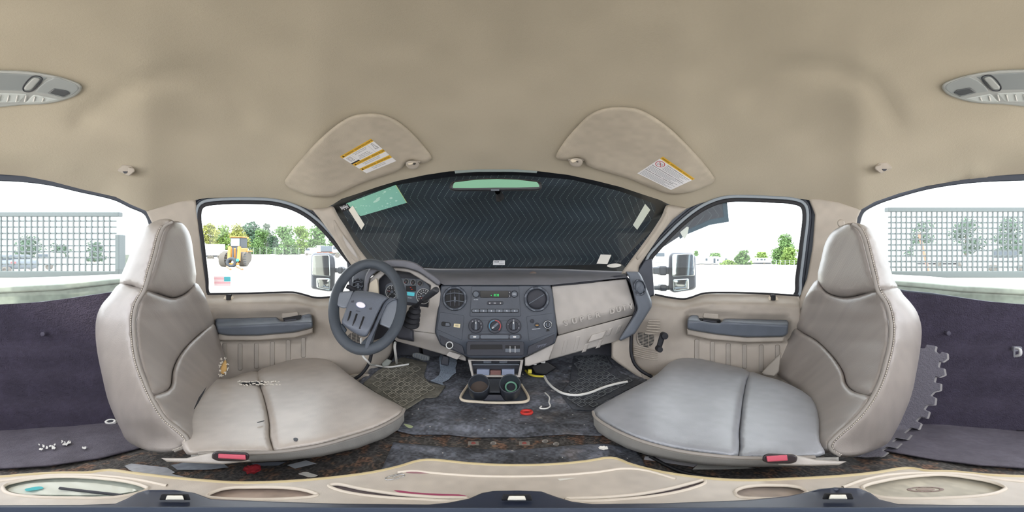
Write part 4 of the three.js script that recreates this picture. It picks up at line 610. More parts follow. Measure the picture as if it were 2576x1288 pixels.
const seatR = makeSeat('truck_seat', 'clean tan vinyl passenger seat without tears, in front of the grey puzzle foam mat', RS);
{ // tears and a painted gap shadow on the driver seat
  const zc = (x, y) => cushZ(y) - .004;
  const t = part(seatL, 'tear_or_gap', sheet(sm([[602, 964], [625, 961], [655, 961], [688, 964], [664, 967], [630, 967]], true, 3), 4, (x, y) => cushZ(y) + .012, { t: .002 }), mat.black, 'long dark rip in the cushion');
  part(t, 'frayed_edge', merge(Array.from({ length: 26 }, (_, i) => { const x = 598 + i * 4.2, y = 963 + (i % 2 ? 3.5 : -2.5) + rr(-1, 1); return bar(P(x, y, zc(x, y) + .006), P(x + rr(2, 7), y + rr(-2, 3), zc(x, y)), rr(.0012, .003), 5); })), mat.frayed, 'white frayed threads').userData.kind = 'stuff';
  const b = part(seatL, 'exposed_foam', sheet(sm([[555, 938], [555, 925], [561, 912], [567, 905], [571, 916], [570, 930], [563, 942]], true, 3), 4, () => 2.26, { r: 3, R: .01, t: .02 }), mat.foam, 'yellow foam showing through the ripped bolster');
  const ring = [[557, 904], [567, 903], [573, 915], [573, 928], [567, 939], [558, 946], [553, 944], [554, 932], [553, 920], [558, 912]];
  part(b, 'frayed_edge', merge(ring.flatMap(([x, y]) => Array.from({ length: 5 }, () => { const a = rr(0, 6.28), r = rr(2, 4.5); return bar(P(x + rr(-1.5, 1.5), y + rr(-2, 2), 2.25), P(x + Math.cos(a) * r, y + Math.sin(a) * r, 2.24), rr(.0008, .002), 5); }))), mat.frayed, 'white frayed fabric').userData.kind = 'stuff';
  part(seatL, 'tear_or_gap', sheet([[646, 1062], [666, 1057], [664, 1060], [648, 1064]], 3, (x, y) => cushZ(y) - .002, { t: .002 }), mat.black);
  part(seatL, 'tear_or_gap', sheet(sm([[738, 1103], [744, 1101], [750, 1104], [746, 1110], [740, 1109]], true, 2), 3, (x, y) => cushZ(y) - .006, { t: .002 }), mat.darker);
  part(seatL, 'tear_or_gap', sheet([[487, 1030], [500, 1000], [520, 972], [512, 990], [500, 1012], [490, 1028]], 5, (x, y) => 1.9, { t: .004 }), mat.black, 'black strip for the shaded gap between cushion and backrest');  // no rip here: black strip painted where shade fills the gap
}
// seat belt buckles
function buckle(x0, y0, x1, y1, s, z, label, tail) {
  const b = thing('seat_belt_buckle', label, 'seat belt buckle');
  part(b, 'sleeve', sheet(tail, 8, () => z + .02, { r: 5, R: .014, t: .03 }), mat.dashTan, 'beige plastic sleeve');
  const c = part(b, 'housing', sheet(roundC([[x0, y0 + 6], [x0 + 12, y0], [x1 - 10, y0 + 3], [x1, y0 + 10], [x1 - 4, y1 - 4], [x1 - 20, y1], [x0 + 14, y1 - 1], [x0 - 2, y1 - 8]], 5), 5, () => z, { r: 4, R: .012, t: .04 }), M('#2a2226', .4), 'black buckle housing');
  part(c, 'release_button', sheet(roundC(s, 3), 5, () => z - .006, { r: 3, R: .006, t: .012 }), M('#c4586a', .45), 'red release button');
}
buckle(534, 1134, 629, 1161, [[549, 1141], [618, 1144], [619, 1157], [549, 1153]], 1.55, 'red-buttoned seat belt buckle beside the torn driver seat', [[405, 1152], [470, 1152], [526, 1140], [560, 1136], [632, 1160], [560, 1168], [420, 1162]]);
buckle(1919, 1140, 2007, 1167, [[1927, 1147], [1980, 1144], [1982, 1159], [1930, 1162]], 1.55, 'red-buttoned seat belt buckle beside the undamaged passenger seat', [[1985, 1140], [2010, 1147], [2050, 1156], [2130, 1161], [2110, 1170], [2040, 1172], [1960, 1170], [1950, 1160]]);
// belt guide and lower anchor by the passenger door
solo('belt_guide', sheet(sm([[2106, 560], [2109, 554], [2117, 552], [2124, 556], [2124, 566], [2110, 570]], true, 3), 4, () => 2.4, { r: 3, R: .012, t: .03 }), mat.trim, 'beige seat belt guide on the pillar above the passenger headrest', 'belt guide');
solo('belt_anchor', sheet(roundC([[1915, 938], [1930, 920], [1966, 885], [1960, 935], [1948, 948], [1920, 944]], 4), 6, (x) => 2.47 - (x - 1915) * .001, { r: 4, R: .012, t: .03 }), mat.doorLow, 'beige seat belt stalk cover between passenger cushion and door', 'belt anchor');
// puzzle foam mat
{
  const p = [[2240, 868], [2316, 878], [2331, 878], [2335, 868], [2359, 872], [2356, 885], [2369, 893], [2373, 886], [2387, 890], [2388, 904], [2375, 913], [2368, 910], [2364, 925], [2379, 928], [2382, 945], [2366, 951], [2358, 948], [2354, 963], [2371, 966], [2370, 984], [2354, 987], [2345, 997], [2358, 1002], [2356, 1020], [2336, 1020], [2328, 1031], [2342, 1037], [2337, 1054], [2318, 1050], [2308, 1060], [2322, 1067], [2315, 1082], [2295, 1077], [2278, 1090], [2297, 1095], [2286, 1108], [2258, 1103], [2248, 1113], [2272, 1116], [2258, 1129], [2236, 1125], [2222, 1134], [2238, 1139], [2224, 1150], [2180, 1152], [2150, 1150], [2200, 1080], [2240, 980]];
  const rp = roundC(p, 3, 3);
  const z = (x, y) => Math.min(2.29, floorZ(x, y) - .09);
  const f = solo('foam_mat', sheet(rp, 8, (x, y) => z(x, y) + .026, { t: .03 }), M('#9a9898', .85), 'grey interlocking puzzle foam mat tile leaning behind the passenger seat', 'foam mat');
  part(f, 'textured_face', sheet(rp.map(([x, y]) => [x - 5, y - 1.5]), 8, (x, y) => z(x, y), { r: 2, R: .003, t: .022 }), M('#65636c', .9, { bumpMap: cloth, bumpScale: .004 }), 'darker ribbed top face');
}
// ---------- tray console along the front ----------
const conZ = (y) => 856 / (y - 644);
{
  const far = [[-170, 1200], [0, 1200], [60, 1195], [150, 1190], [225, 1189], [270, 1183], [330, 1190], [450, 1204], [600, 1215], [720, 1212], [830, 1203], [930, 1190], [1000, 1175], [1050, 1160], [1080, 1157], [1190, 1167], [1290, 1171], [1400, 1168], [1480, 1160], [1530, 1152], [1555, 1155], [1580, 1166], [1650, 1185], [1720, 1197], [1800, 1206], [1876, 1209], [2000, 1205], [2120, 1198], [2200, 1190], [2290, 1178], [2330, 1185], [2400, 1187], [2480, 1195], [2576, 1199], [2750, 1200]];
  const recs = [
    sm([[8, 1224], [40, 1212], [100, 1202], [180, 1199], [280, 1206], [340, 1216], [372, 1230], [300, 1250], [180, 1253], [60, 1248], [14, 1238]], true, 4),
    sm([[520, 1248], [560, 1230], [620, 1226], [720, 1227], [770, 1234], [800, 1246], [740, 1254], [600, 1256]], true, 4),
    sm([[826, 1222], [850, 1218], [900, 1228], [1000, 1243], [1100, 1251], [1180, 1254], [1170, 1259], [1060, 1257], [940, 1249], [860, 1236]], true, 4),
    sm([[1775, 1214], [1772, 1208], [1755, 1211], [1690, 1228], [1600, 1244], [1500, 1252], [1420, 1255], [1440, 1260], [1560, 1257], [1680, 1243], [1750, 1226]], true, 4),
    sm([[1850, 1236], [1880, 1224], [1960, 1221], [2010, 1226], [2030, 1238], [2000, 1250], [1900, 1254], [1855, 1248]], true, 4),
    sm([[2170, 1226], [2210, 1212], [2280, 1200], [2370, 1194], [2440, 1202], [2500, 1214], [2530, 1228], [2500, 1242], [2400, 1252], [2260, 1254], [2190, 1244]], true, 4),
  ];
  const c = thing('tray_console', 'beige moulded tray console with oval recesses running along the very front of the cab', 'console');
  const cm = plast('#ded5c9', .45), lip = M('#d9d0c2', .5);
  part(c, 'top', sheet([[...far, [2750, 1300], [-170, 1300]], ...recs], 13, (x, y) => conZ(y), { r: 3, R: .006, t: .14 }), cm);
  part(c, 'front_edge', tube(far.map(([x, y]) => [x, y + 2, conZ(y + 1) + .004]), .007, { n: 160 }), M('#c3b48c', .5), 'yellowed rolled edge');
  part(c, 'moulded_line', tube([[1000, 1188], [1040, 1185], [1090, 1190], [1190, 1197], [1290, 1199], [1400, 1196], [1500, 1188], [1570, 1179], [1620, 1183], [1700, 1205]].map(([x, y]) => [x, y, conZ(y) - .002]), .004, { n: 60 }), lip);
  part(c, 'moulded_line', tube([[2120, 1226], [2170, 1208], [2240, 1194], [2330, 1190], [2440, 1194], [2520, 1206], [2600, 1214]].map(([x, y]) => [x, y, conZ(y) - .002]), .004, { n: 40 }), lip);
  part(c, 'moulded_line', tube([[-40, 1216], [40, 1205], [120, 1196], [240, 1196], [340, 1206], [420, 1222]].map(([x, y]) => [x, y, conZ(y) - .002]), .004, { n: 40 }), lip);
  const floorM = [M('#d3dcd2', .7, { map: mot2 }), M('#c3b1a4', .7, { map: mot2 }), M('#5d5458', .7), M('#5d5458', .7), M('#c6bab0', .7, { map: mot2 }), M('#d8d3c2', .7, { map: mot2 })];
  recs.forEach((r, i) => { const q = part(c, 'tray', sheet(grow(r, 2), 10, (x, y) => conZ(y) + (i === 2 || i === 3 ? .012 : .03), { t: .01 }), floorM[i], ['left oval tray with pale papers stain', 0, 'dark slot', 'dark slot', 0, 'right oval tray'][i] || undefined);
    part(q, 'tray_lip', tube(r.filter((_, k) => k % 2 === 0).map(([x, y]) => [x, y, conZ(y) + .001]), .0045, { closed: true, n: 80 }), lip); });
  const em = part(c, 'round_mark', sheet([ell(2328, 1231, 47, 6.6, 0, 36), ell(2328, 1231, 36, 4.6, 0, 36)], 5, (x, y) => conZ(y) + .026, { r: 1.5, R: .003, t: .01 }), M('#8d7a74', .6), 'round moulded ring');
  part(em, 'ring_centre', sheet([ell(2328, 1231, 24, 3.2, 0, 24)], 4, (x, y) => conZ(y) + .026, { r: 1, R: .002, t: .01 }), M('#a59288', .6));
  const stain = (pts, m, lab) => part(c, 'stain', sheet(sm(pts, true, 3), 7, (x, y) => conZ(y) - .0015, { t: .001 }), m, lab);
  stain([[990, 1233], [1060, 1240], [1110, 1242], [1170, 1246], [1180, 1252], [1100, 1249], [1020, 1243]], M('#a8476b', .7), 'magenta spill along the slot');
  stain([[1020, 1188], [1045, 1185], [1085, 1190], [1040, 1191]], M('#a98088', .8));
  solo('paper_scrap', sheet([[1402, 1204], [1450, 1202], [1432, 1206], [1408, 1209]], 5, (x, y) => conZ(y) - .004, { t: .002 }), mat.paper, 'thin white paper sliver lying on the middle of the beige console', 'scrap');
  solo('paper_clip', tube([[1012, 1190], [980, 1198], [969, 1204], [974, 1207], [992, 1205], [1018, 1196], [1010, 1193], [988, 1200]].map(([x, y]) => [x, y, conZ(y) - .004]), .0014, { n: 50 }), mat.steel, 'pale wire clip on the pink stained part of the console', 'clip');
  solo('crumpled_paper', sheet(sm([[18, 1232], [60, 1218], [130, 1213], [220, 1214], [300, 1224], [345, 1233], [280, 1244], [150, 1245], [50, 1242]], true, 3), 8, (x, y) => conZ(y) + .022 + .004 * Math.sin(x * .09) * Math.sin(y * .7), { t: .003 }), M('#e0e6dc', .85), 'crumpled pale sheet lying in the left oval tray of the console', 'paper');
  solo('plastic_scrap', sheet(sm([[62, 1231], [80, 1226], [104, 1224], [110, 1228], [88, 1233], [66, 1235]], true, 3), 5, (x, y) => conZ(y) + .014, { t: .002 }), M('#2fb5bd', .6), 'bright turquoise plastic scrap in the left oval tray', 'scrap');
  solo('pen', tube([[150, 1228], [210, 1235], [308, 1246]].map(([x, y]) => [x, y, conZ(y) + .012]), .0035, { n: 20 }), mat.darker, 'thin dark pen lying across the paper in the left tray', 'pen');
}
// camera rig base plate at the very front
{
  const b = thing('mount_plate', 'dark slate tripod mount plate with three raised lugs along the bottom edge', 'mount plate');
  const m = M('#333a4b', .4), edge = [[-170, 1271], [200, 1270], [290, 1267], [320, 1254], [345, 1240], [372, 1232], [440, 1232], [490, 1240], [530, 1255], [600, 1258], [700, 1262], [860, 1267], [1080, 1269], [1130, 1264], [1180, 1254], [1212, 1240], [1240, 1235], [1300, 1234], [1362, 1236], [1400, 1250], [1440, 1262], [1490, 1268], [1660, 1266], [1876, 1258], [1980, 1248], [2030, 1238], [2060, 1230], [2100, 1226], [2160, 1228], [2190, 1240], [2212, 1256], [2260, 1268], [2400, 1270], [2750, 1272]];
  part(b, 'plate', sheet([...edge, [2750, 1310], [-170, 1310]], 12, (x, y) => Math.min(1.36, .585 / (K * (y - 644))), { r: 4, R: .01, t: .03 }), m);
  part(b, 'front_band', sheet([[-170, 1274], [700, 1275], [1288, 1277], [1900, 1276], [2750, 1274], [2750, 1312], [-170, 1312]], 20, () => 1.235, { r: 3, R: .008, t: .02 }), M('#3b4555', .5));
  for (const [x, y] of [[440, 1250], [1300, 1251], [2108, 1248]]) {
    const h = part(b, 'lug_slot', sheet(roundC([[x - 34, y - 8], [x + 34, y - 8], [x + 40, y + 8], [x - 40, y + 8]], 4), 5, () => 1.30, { r: 2, R: .003, t: .01 }), mat.black);
    part(h, 'lug_clip', sheet(roundC([[x - 20, y - 4], [x + 20, y - 4], [x + 24, y + 8], [x - 24, y + 8]], 3), 5, () => 1.288, { r: 3, R: .006, t: .01 }), M('#e3e0d2', .35, {}), 'pale metal clip');
  }
}
// ---------- lower console tower and cup holder ----------
{
  const t = thing('console_tower', 'narrow beige framed pocket tower with blue-grey blocks below the centre stack', 'storage pocket'), z = 2.4;
  part(t, 'frame', plate([[1177, 905], [1317, 905], [1309, 949], [1187, 949]], z, .036, .001, [[[1184, 908], [1191, 944], [1303, 944], [1310, 908]]]), mat.dashTan);
  part(t, 'back', plate([[1179, 905], [1315, 905], [1308, 948], [1188, 948]], z + .05, .01, 0), mat.darker);
  part(t, 'shelf', plate(rect(1189, 916, 1306, 919), z + .005, .04, .001), mat.mid);
  for (const x of [1216, 1256]) part(t, 'shelf_tab', plate(rrect(x, 906, x + 20, 915, 1), z + .035, .006, .001), mat.mid);
  for (const x of [1199, 1262]) part(t, 'block', plate(rrect(x, 929, x + 32, 944, 2), z + .002, .03, .003), M('#8d97ae', .4), 'pale blue-grey block');
  part(t, 'connector', plate(rrect(1233, 932, 1260, 945, 1), z + .01, .02, .001), M('#7d5a55', .7), 'reddish connector plate');
}
{
  const c = thing('cup_holder', 'dark double cup holder with a cream edge strip on the floor tunnel below the radio', 'cup holder');
  const pz = (x, y) => floorZ(x, y) - .075;
  const base = [[1178, 968], [1312, 968], [1327, 1008], [1283, 1013], [1205, 1011], [1161, 1005]];
  part(c, 'base_plate', sheet(base, 8, pz, { r: 2, R: .006, t: .05 }), mat.dark);
  part(c, 'edge_strip', tube([...base.slice(0, 1), base[5], base[4], base[3], base[2], base[1]].map(([x, y]) => [x, y, pz(x, y) - .004]), .006, { n: 60 }), mat.tanLine, 'cream edge strip');
  part(c, 'bridge', sheet(roundC([[1184, 952], [1304, 952], [1306, 975], [1272, 990], [1218, 990], [1182, 975]], 4), 7, (x, y) => 2.33 - .05 * sstep(944, 990, y), { r: 3, R: .01, t: .06 }), mat.dark);
  part(c, 'front_wedge', sheet(roundC([[1226, 992], [1262, 992], [1272, 1010], [1214, 1009]], 3), 6, (x, y) => 2.2, { r: 3, R: .012, t: .06 }), mat.darker);
  for (const x of [1206, 1283]) {
    const cup = turned(x, 988, 2.2, [[26, .005], [27, .075], [29, .08], [31, .078], [30.5, .0]], { n: 40 });
    // turned() makes pieces facing the cab; a cup opens upwards, leaning back a little
    const L = new THREE.LatheGeometry([[.001, .004], [.037, .004], [.0385, .056], [.0395, .06], [.0425, .06], [.0435, .056], [.0415, -.0], [.001, -.0]].map(([r, h]) => new THREE.Vector2(r, h)), 40); L.rotateX(.8); const q = P(x, 984, 2.22); L.translate(q.x, q.y, q.z);
    const r = part(c, 'cup_ring', L, mat.dark2 = mat.dark2 || M('#3b4048', .4));
    const D = new THREE.CylinderGeometry(.036, .036, .004, 28); D.rotateX(.8); D.translate(q.x, q.y + .012, q.z + .006);
    part(r, 'cup_floor', D, x < 1240 ? M('#574c46', .9) : mat.darker);
    if (x > 1240) { const T = new THREE.TorusGeometry(.022, .004, 8, 28); T.rotateX(Math.PI / 2 + .8); T.translate(q.x + .004, q.y + .02, q.z + .012); part(r, 'coin_ring', T, M('#6fa08a', .5), 'pale green ring in the cup'); }
  }
}
// ---------- pedals, floor mats, cables, debris ----------
const fl = (x, y, h = .01) => linerZ(x, y) - h;
{
  const br = thing('brake_pedal', 'wide grey rubber brake pedal hanging under the dashboard', 'pedal');
  const pad = part(br, 'pad', sheet(roundC([[1038, 888], [1050, 886], [1082, 896], [1080, 908], [1066, 908], [1037, 898]], 4), 4, () => 2.55, { r: 3, R: .01, t: .03 }), M('#6a6f70', .7), 'grey rubber pad');
  for (let i = 0; i < 6; i++) part(pad, 'tread_rib', tube([[1043 + i * 6, 889 + i * 1.9, 2.549], [1042 + i * 6, 899 + i * 1.4, 2.549]], .0022, { n: 4, m: 5 }), mat.mid);
  part(br, 'arm', tube([P(1060, 890, 2.6), P(1058, 876, 2.66), P(1056, 862, 2.7)], .009), mat.black);
  const ga = thing('accelerator_pedal', 'dark upright accelerator pedal in front of the torn pale carpet backing', 'pedal');
  part(ga, 'pad', sheet(roundC([[1113, 893], [1131, 898], [1128, 921], [1108, 917]], 3), 4, () => 2.5, { r: 3, R: .008, t: .025 }), mat.darker);
  part(ga, 'arm', tube([P(1120, 896, 2.53), P(1122, 884, 2.6), P(1124, 872, 2.66)], .008), mat.black);
  const pk = thing('parking_brake_pedal', 'small pale worn parking brake pedal at the far left of the footwell', 'pedal');
  part(pk, 'pad', sheet(roundC([[973, 902], [987, 907], [978, 920], [962, 923], [960, 914]], 3), 4, () => 2.5, { r: 3, R: .008, t: .025 }), M('#868b86', .8));
  part(pk, 'arm', tube([P(980, 908, 2.53), P(990, 890, 2.6), P(994, 866, 2.66)], .008), mat.black);
}
solo('carpet_backing', sheet([[1108, 892], [1120, 896], [1135, 893], [1148, 905], [1150, 912], [1146, 925], [1147, 938], [1138, 944], [1128, 955], [1112, 963], [1118, 970], [1100, 964], [1082, 958], [1094, 952], [1104, 944], [1108, 932], [1106, 915], [1104, 900]], 5, (x, y) => fl(x, y, .012), { t: .006 }), M('#a9b9cc', .9, { map: mot2, bumpMap: cloth, bumpScale: .003 }), 'torn pale blue carpet backing peeled up behind the accelerator pedal', 'carpet backing');
function floorMat(label, outline, cells, body, ridge) {
  const m = solo('floor_mat', sheet(roundC(outline, 6), 10, (x, y) => fl(x, y, .012), { r: 3, R: .006, t: .01 }), body, label, 'floor mat');
  const [o, u, v, nu, nv] = cells;
  for (let i = -5; i < nu + 5; i++) for (let j = -6; j < nv + 6; j++) {
    const q = (a, b) => [o[0] + u[0] * a + v[0] * b, o[1] + u[1] * a + v[1] * b], k = .05, c = [q(i + k, j + k), q(i + 1 - k, j + k), q(i + 1 - k, j + 1 - k), q(i + k, j + 1 - k)];
    if (!c.every(([x, y]) => inside(x, y, [outline]) && distTo(x, y, [outline]) > 2)) continue;
    const h = [q(i + .16, j + .2), q(i + .84, j + .2), q(i + .84, j + .8), q(i + .16, j + .8)];
    part(m, 'tread_cell', sheet([roundC(c, 3, 2), roundC(h, 2, 2)], 9, (x, y) => fl(x, y, .02), { t: .01 }), ridge);
  }
  return m;
}
floorMat('dusty cracked rubber floor mat with ribbed cells in the driver footwell below the pedals', [[912, 966], [950, 932], [1012, 898], [1076, 912], [1066, 945], [1078, 962], [1122, 970], [1100, 1000], [1068, 1002], [1014, 1036], [1000, 1020], [940, 984]], [[904, 965], [17, -9.5], [13, 9.8], 12, 11], mat.matDusty, mat.ridgeDusty);
floorMat('dark rubber floor mat with raised ribbed cells in the passenger footwell under the glovebox', [[1437, 930], [1444, 890], [1500, 872], [1532, 905], [1560, 938], [1618, 962], [1570, 985], [1520, 1010], [1496, 1034], [1440, 1030], [1408, 990], [1432, 962]], [[1410, 992], [16.5, -8.6], [13, 8.4], 14, 9], mat.matDark, mat.ridgeDark);
floorMat('upper dark rubber mat panel on the sloping toe board at the passenger side', [[1446, 885], [1500, 868], [1520, 880], [1532, 905], [1550, 930], [1500, 935], [1440, 945]], [[1446, 890], [13, -4], [6, 11], 7, 5], mat.matDark, mat.ridgeDark);
// cables and small litter
const cab = (lab, pts, r = .0055) => solo('cable', tube(pts.map((p) => p.length > 2 ? p : [p[0], p[1], fl(p[0], p[1], .035)]), r, { n: 60 }), mat.wire, lab, 'cable');
cab('white cable lying in a wide curve across the passenger floor mat', [[1369, 946], [1378, 962], [1395, 978], [1418, 990], [1448, 994], [1480, 989], [1520, 974], [1548, 966], [1578, 960]]);
cab('white cable hanging straight down beside the brake pedal', [[994, 862, 2.3], [993, 872, 2.32], [995, 890, 2.36], [998, 914]]);
cab('white cable looping left across the driver footwell from below the steering wheel', [[908, 850, 2.26], [909, 872, 2.27], [912, 894, 2.28], [924, 908, 2.3], [945, 919], [978, 923], [1004, 920], [1028, 916]], .0045);
solo('cable', tube([[1322, 932], [1332, 942], [1348, 946], [1368, 947]].map(([x, y]) => [x, y, fl(x, y, .04)]), .005, { n: 30 }), M('#cdbf3c', .5), 'short yellow cable under the lower dash beside the pocket tower', 'cable');
{
  const h = thing('wiring_module', 'black module with loose wiring plugs hanging below the glovebox', 'module');
  part(h, 'housing', sheet(roundC([[1336, 922], [1375, 908], [1402, 925], [1372, 944], [1346, 940]], 3), 6, (x, y) => 2.5, { r: 3, R: .01, t: .05 }), mat.black);
  part(h, 'plug', rbox(1342, 912, 1350, 919, 2.47, .02, .003), mat.white, 'white plug'); part(h, 'plug', rbox(1360, 906, 1372, 914, 2.47, .02, .003), mat.white, 'white plug'); part(h, 'plug', rbox(1328, 930, 1338, 940, 2.46, .02, .003), M('#d6c94a', .5), 'yellow plug');
}
solo('wire_loop', tube(ell(1325, 1037, 13, 4.5, 0, 14).map(([x, y]) => [x, y, fl(x, y, .025)]), .006, { closed: true, n: 50 }), M('#c2322c', .5), 'small red wire loop on the liner in front of the cup holder', 'wire loop');
solo('wire', tube([[1371, 988], [1382, 1000], [1381, 1012], [1384, 1022], [1372, 1028], [1358, 1027], [1362, 1022]].map(([x, y]) => [x, y, fl(x, y, .02)]), .003, { n: 50 }), mat.wire, 'thin kinked white wire end on the liner right of the cup holder', 'wire');
solo('leaf', sheet(sm([[1016, 1066], [1024, 1067], [1040, 1073], [1032, 1077], [1022, 1073]], true, 3), 4, (x, y) => fl(x, y, .03), { t: .003 }), M('#b9c79d', .8), 'small pale green leaf on the floor by the driver seat corner', 'leaf');
// bolts and brackets along the floor gap
for (const [x, y, lab] of [[1219, 1057, 'silver floor bolt on the liner left of the red wire loop'], [1357, 1053, 'silver floor bolt on the liner below the red wire loop'], [1241, 1115, 'round floor bolt in the rusty gap, left of the middle'], [1399, 1117, 'round floor bolt at the right end of the rusty gap'], [1371, 1110, 'flat oval floor washer in the rusty gap near the right bolt']]) {
  const b = solo('floor_bolt', turned(x, y, floorZ(x, y) - .045, [[0, .014], [3.4, .012], [4, .004], [7.5, .004], [8, 0]], { n: 12, sy: .6, pitch: -.7 }), mat.steelDull = mat.steelDull || M('#a7a29a', .4, { metalness: .6 }), lab, 'bolt', undefined);
}
for (const [x, y, lab] of [[1191, 1115, 'square seat bracket with two bolts in the rusty floor gap'], [1319, 1115, 'square seat bracket with a reddish hole at the middle of the floor gap']]) {
  const b = thing('floor_bracket', lab, 'bracket');
  part(b, 'plate', sheet(roundC([[x - 13, y - 5], [x + 13, y - 5], [x + 14, y + 5], [x - 14, y + 5]], 1.5), 4, (a, c) => floorZ(a, c) - .05, { r: 1, R: .003, t: .02 }), mat.steelDull);
  part(b, 'hole', turned(x, y, floorZ(x, y) - .052, [[0, .004], [5, .003], [6, 0]], { n: 14, sy: .6, pitch: -.7 }), M('#7a3f3a', .8));
}
const crumple = (name, lab, cat, x, y, w, h, m, zz, n = 9) => { const q = zz ?? fl(x, y, .05), g = new THREE.IcosahedronGeometry(1, 2), p = g.attributes.position; const hash = new Map(); for (let i = 0; i < p.count; i++) { const k = [p.getX(i), p.getY(i), p.getZ(i)].map((v) => v.toFixed(3)).join(); if (!hash.has(k)) hash.set(k, rr(.55, 1.15)); const s = hash.get(k); p.setXYZ(i, p.getX(i) * s, p.getY(i) * s, p.getZ(i) * s); } g.scale(w * K * q / 2, h * K * q / 2, h * K * q / 2); g.computeVertexNormals(); const c = P(x, y, q); g.translate(c.x, c.y, c.z); return solo(name, g, m, lab, cat); };
crumple('paper_scrap', 'crumpled white paper scrap on the floor in front of the passenger seat', 'scrap', 1517, 1127, 26, 11, mat.paper);
crumple('rag', 'crumpled red rag on the floor below the driver seat buckle', 'rag', 634, 1180, 46, 24, M('#8f1c26', .9), 1.86);
const flat = (name, lab, cat, pts, m, h = .02) => solo(name, sheet(pts, 6, (x, y) => floorZ(x, y) - h, { t: .003 }), m, lab, cat);
flat('paper_sheet', 'printed white paper slip under the front edge of the driver seat', 'paper', [[722, 1170], [770, 1158], [797, 1166], [742, 1179]], print(canvas(200, 100, (c, w, h) => { c.fillStyle = '#cfd6dc'; c.fillRect(0, 0, w, h); c.fillStyle = '#5c6670'; for (const [a, b, q, r] of [[30, 30, 30, 40], [75, 40, 20, 22], [110, 25, 60, 50]]) c.fillRect(a, b, q, r); })));
flat('paper_sheet', 'blue-grey folded paper partly hidden under the driver seat skirt', 'paper', [[632, 1166], [690, 1162], [720, 1162], [700, 1171], [664, 1172], [640, 1170]], M('#8d97a6', .9));
flat('bottle_cap', 'pair of round pale caps on the floor near the console below the driver seat', 'cap', sm([[750, 1192], [770, 1187], [787, 1192], [800, 1196], [782, 1201], [762, 1196]], true, 3), mat.paper, .03);
flat('tape_strip', 'wide strip of peeling pale paint on the floor left of the driver seat buckle', 'paint patch', [[313, 1172], [330, 1166], [420, 1176], [440, 1188], [432, 1192], [475, 1202], [400, 1201], [350, 1192], [325, 1182]], M('#c8ccd2', .8, { map: mot2 }));
flat('paper_sheet', 'pale grey sheet under the beige buckle sleeve of the driver seat', 'paper', [[430, 1170], [460, 1164], [560, 1164], [575, 1176], [520, 1182], [446, 1182]], M('#a9b0ba', .9, { map: mot2 }));
flat('paper_sheet', 'white and pink printed card under the passenger seat skirt', 'paper', [[1622, 1148], [1640, 1148], [1755, 1168], [1745, 1175], [1620, 1156]], print(canvas(256, 64, (c, w, h) => { c.fillStyle = '#e4e2e6'; c.fillRect(0, 0, w, h); c.fillStyle = '#c04a78'; c.fillRect(110, 14, 120, 34); })), .006);
flat('paper_sheet', 'long white sheet under the passenger seat near its buckle', 'paper', [[1755, 1168], [1880, 1175], [1900, 1178], [1820, 1181], [1742, 1181]], mat.paper, .015);
solo('strap', tube([[1634, 1147], [1680, 1172], [1720, 1188], [1800, 1203]].map(([x, y]) => [x, y, floorZ(x, y) - .024]), .006, { n: 30 }), mat.black, 'black strap running diagonally from under the passenger seat to the console', 'strap');
for (const [x, y, w, h, lab] of [[118, 1124, 40, 12, 'larger white flaked paint spot on the dark rear carpet'], [166, 1114, 26, 8, 'smaller white flaked paint spot right of the larger one on the rear carpet'], [213, 1127, 12, 4, 'tiny white fleck on the rear carpet near the driver seat']])
  solo('paint_fleck', merge(Array.from({ length: Math.round(w / 2) }, () => { const a = x + rr(-w / 2, w / 2), b = y + rr(-h / 2, h / 2), r = rr(1, 2.6); return sheet(ell(a, b, r * 1.6, r, rnd() * 3, 7), 4, (p, q) => floorZ(p, q) - .075 + wr(p, q) * .4, { t: .002 }); })), mat.white, lab, 'paint spot');
{
  const b = thing('grommet', 'round white floor grommet beside the lower corner of the driver backrest', 'grommet');
  part(b, 'ring', turned(280, 1063, floorZ(280, 1063) - .06, ringProf(14, 8, .012), { sy: .5, pitch: -.9 }), mat.white); part(b, 'plug', turned(280, 1062, floorZ(280, 1063) - .06, knobProf(8, .009), { sy: .5, pitch: -.9 }), mat.darker);
}
for (const [x, y, s, lab] of [[2382, 838, 6, 'round black trim clip on the right rear wall above the foam mat'], [112, 840, 6, 'round black trim clip on the left rear wall beside the driver seat']]) solo('trim_clip', turned(x, y, shellZ(x) - .03, knobProf(s, .012, .004)), M('#4a4757', .6), lab, 'clip');
{
  const l = thing('latch_striker', 'small white latch bracket at the right end of the dark rear wall', 'latch');
  part(l, 'plate', plate(rrect(2550, 872, 2572, 900, 3), 2.36, .012, .002), M('#7c7e88', .5)); part(l, 'hook', tube([[2556, 876, 2.34], [2566, 880, 2.32], [2566, 892, 2.32], [2556, 896, 2.34]], .006), mat.silver);
}
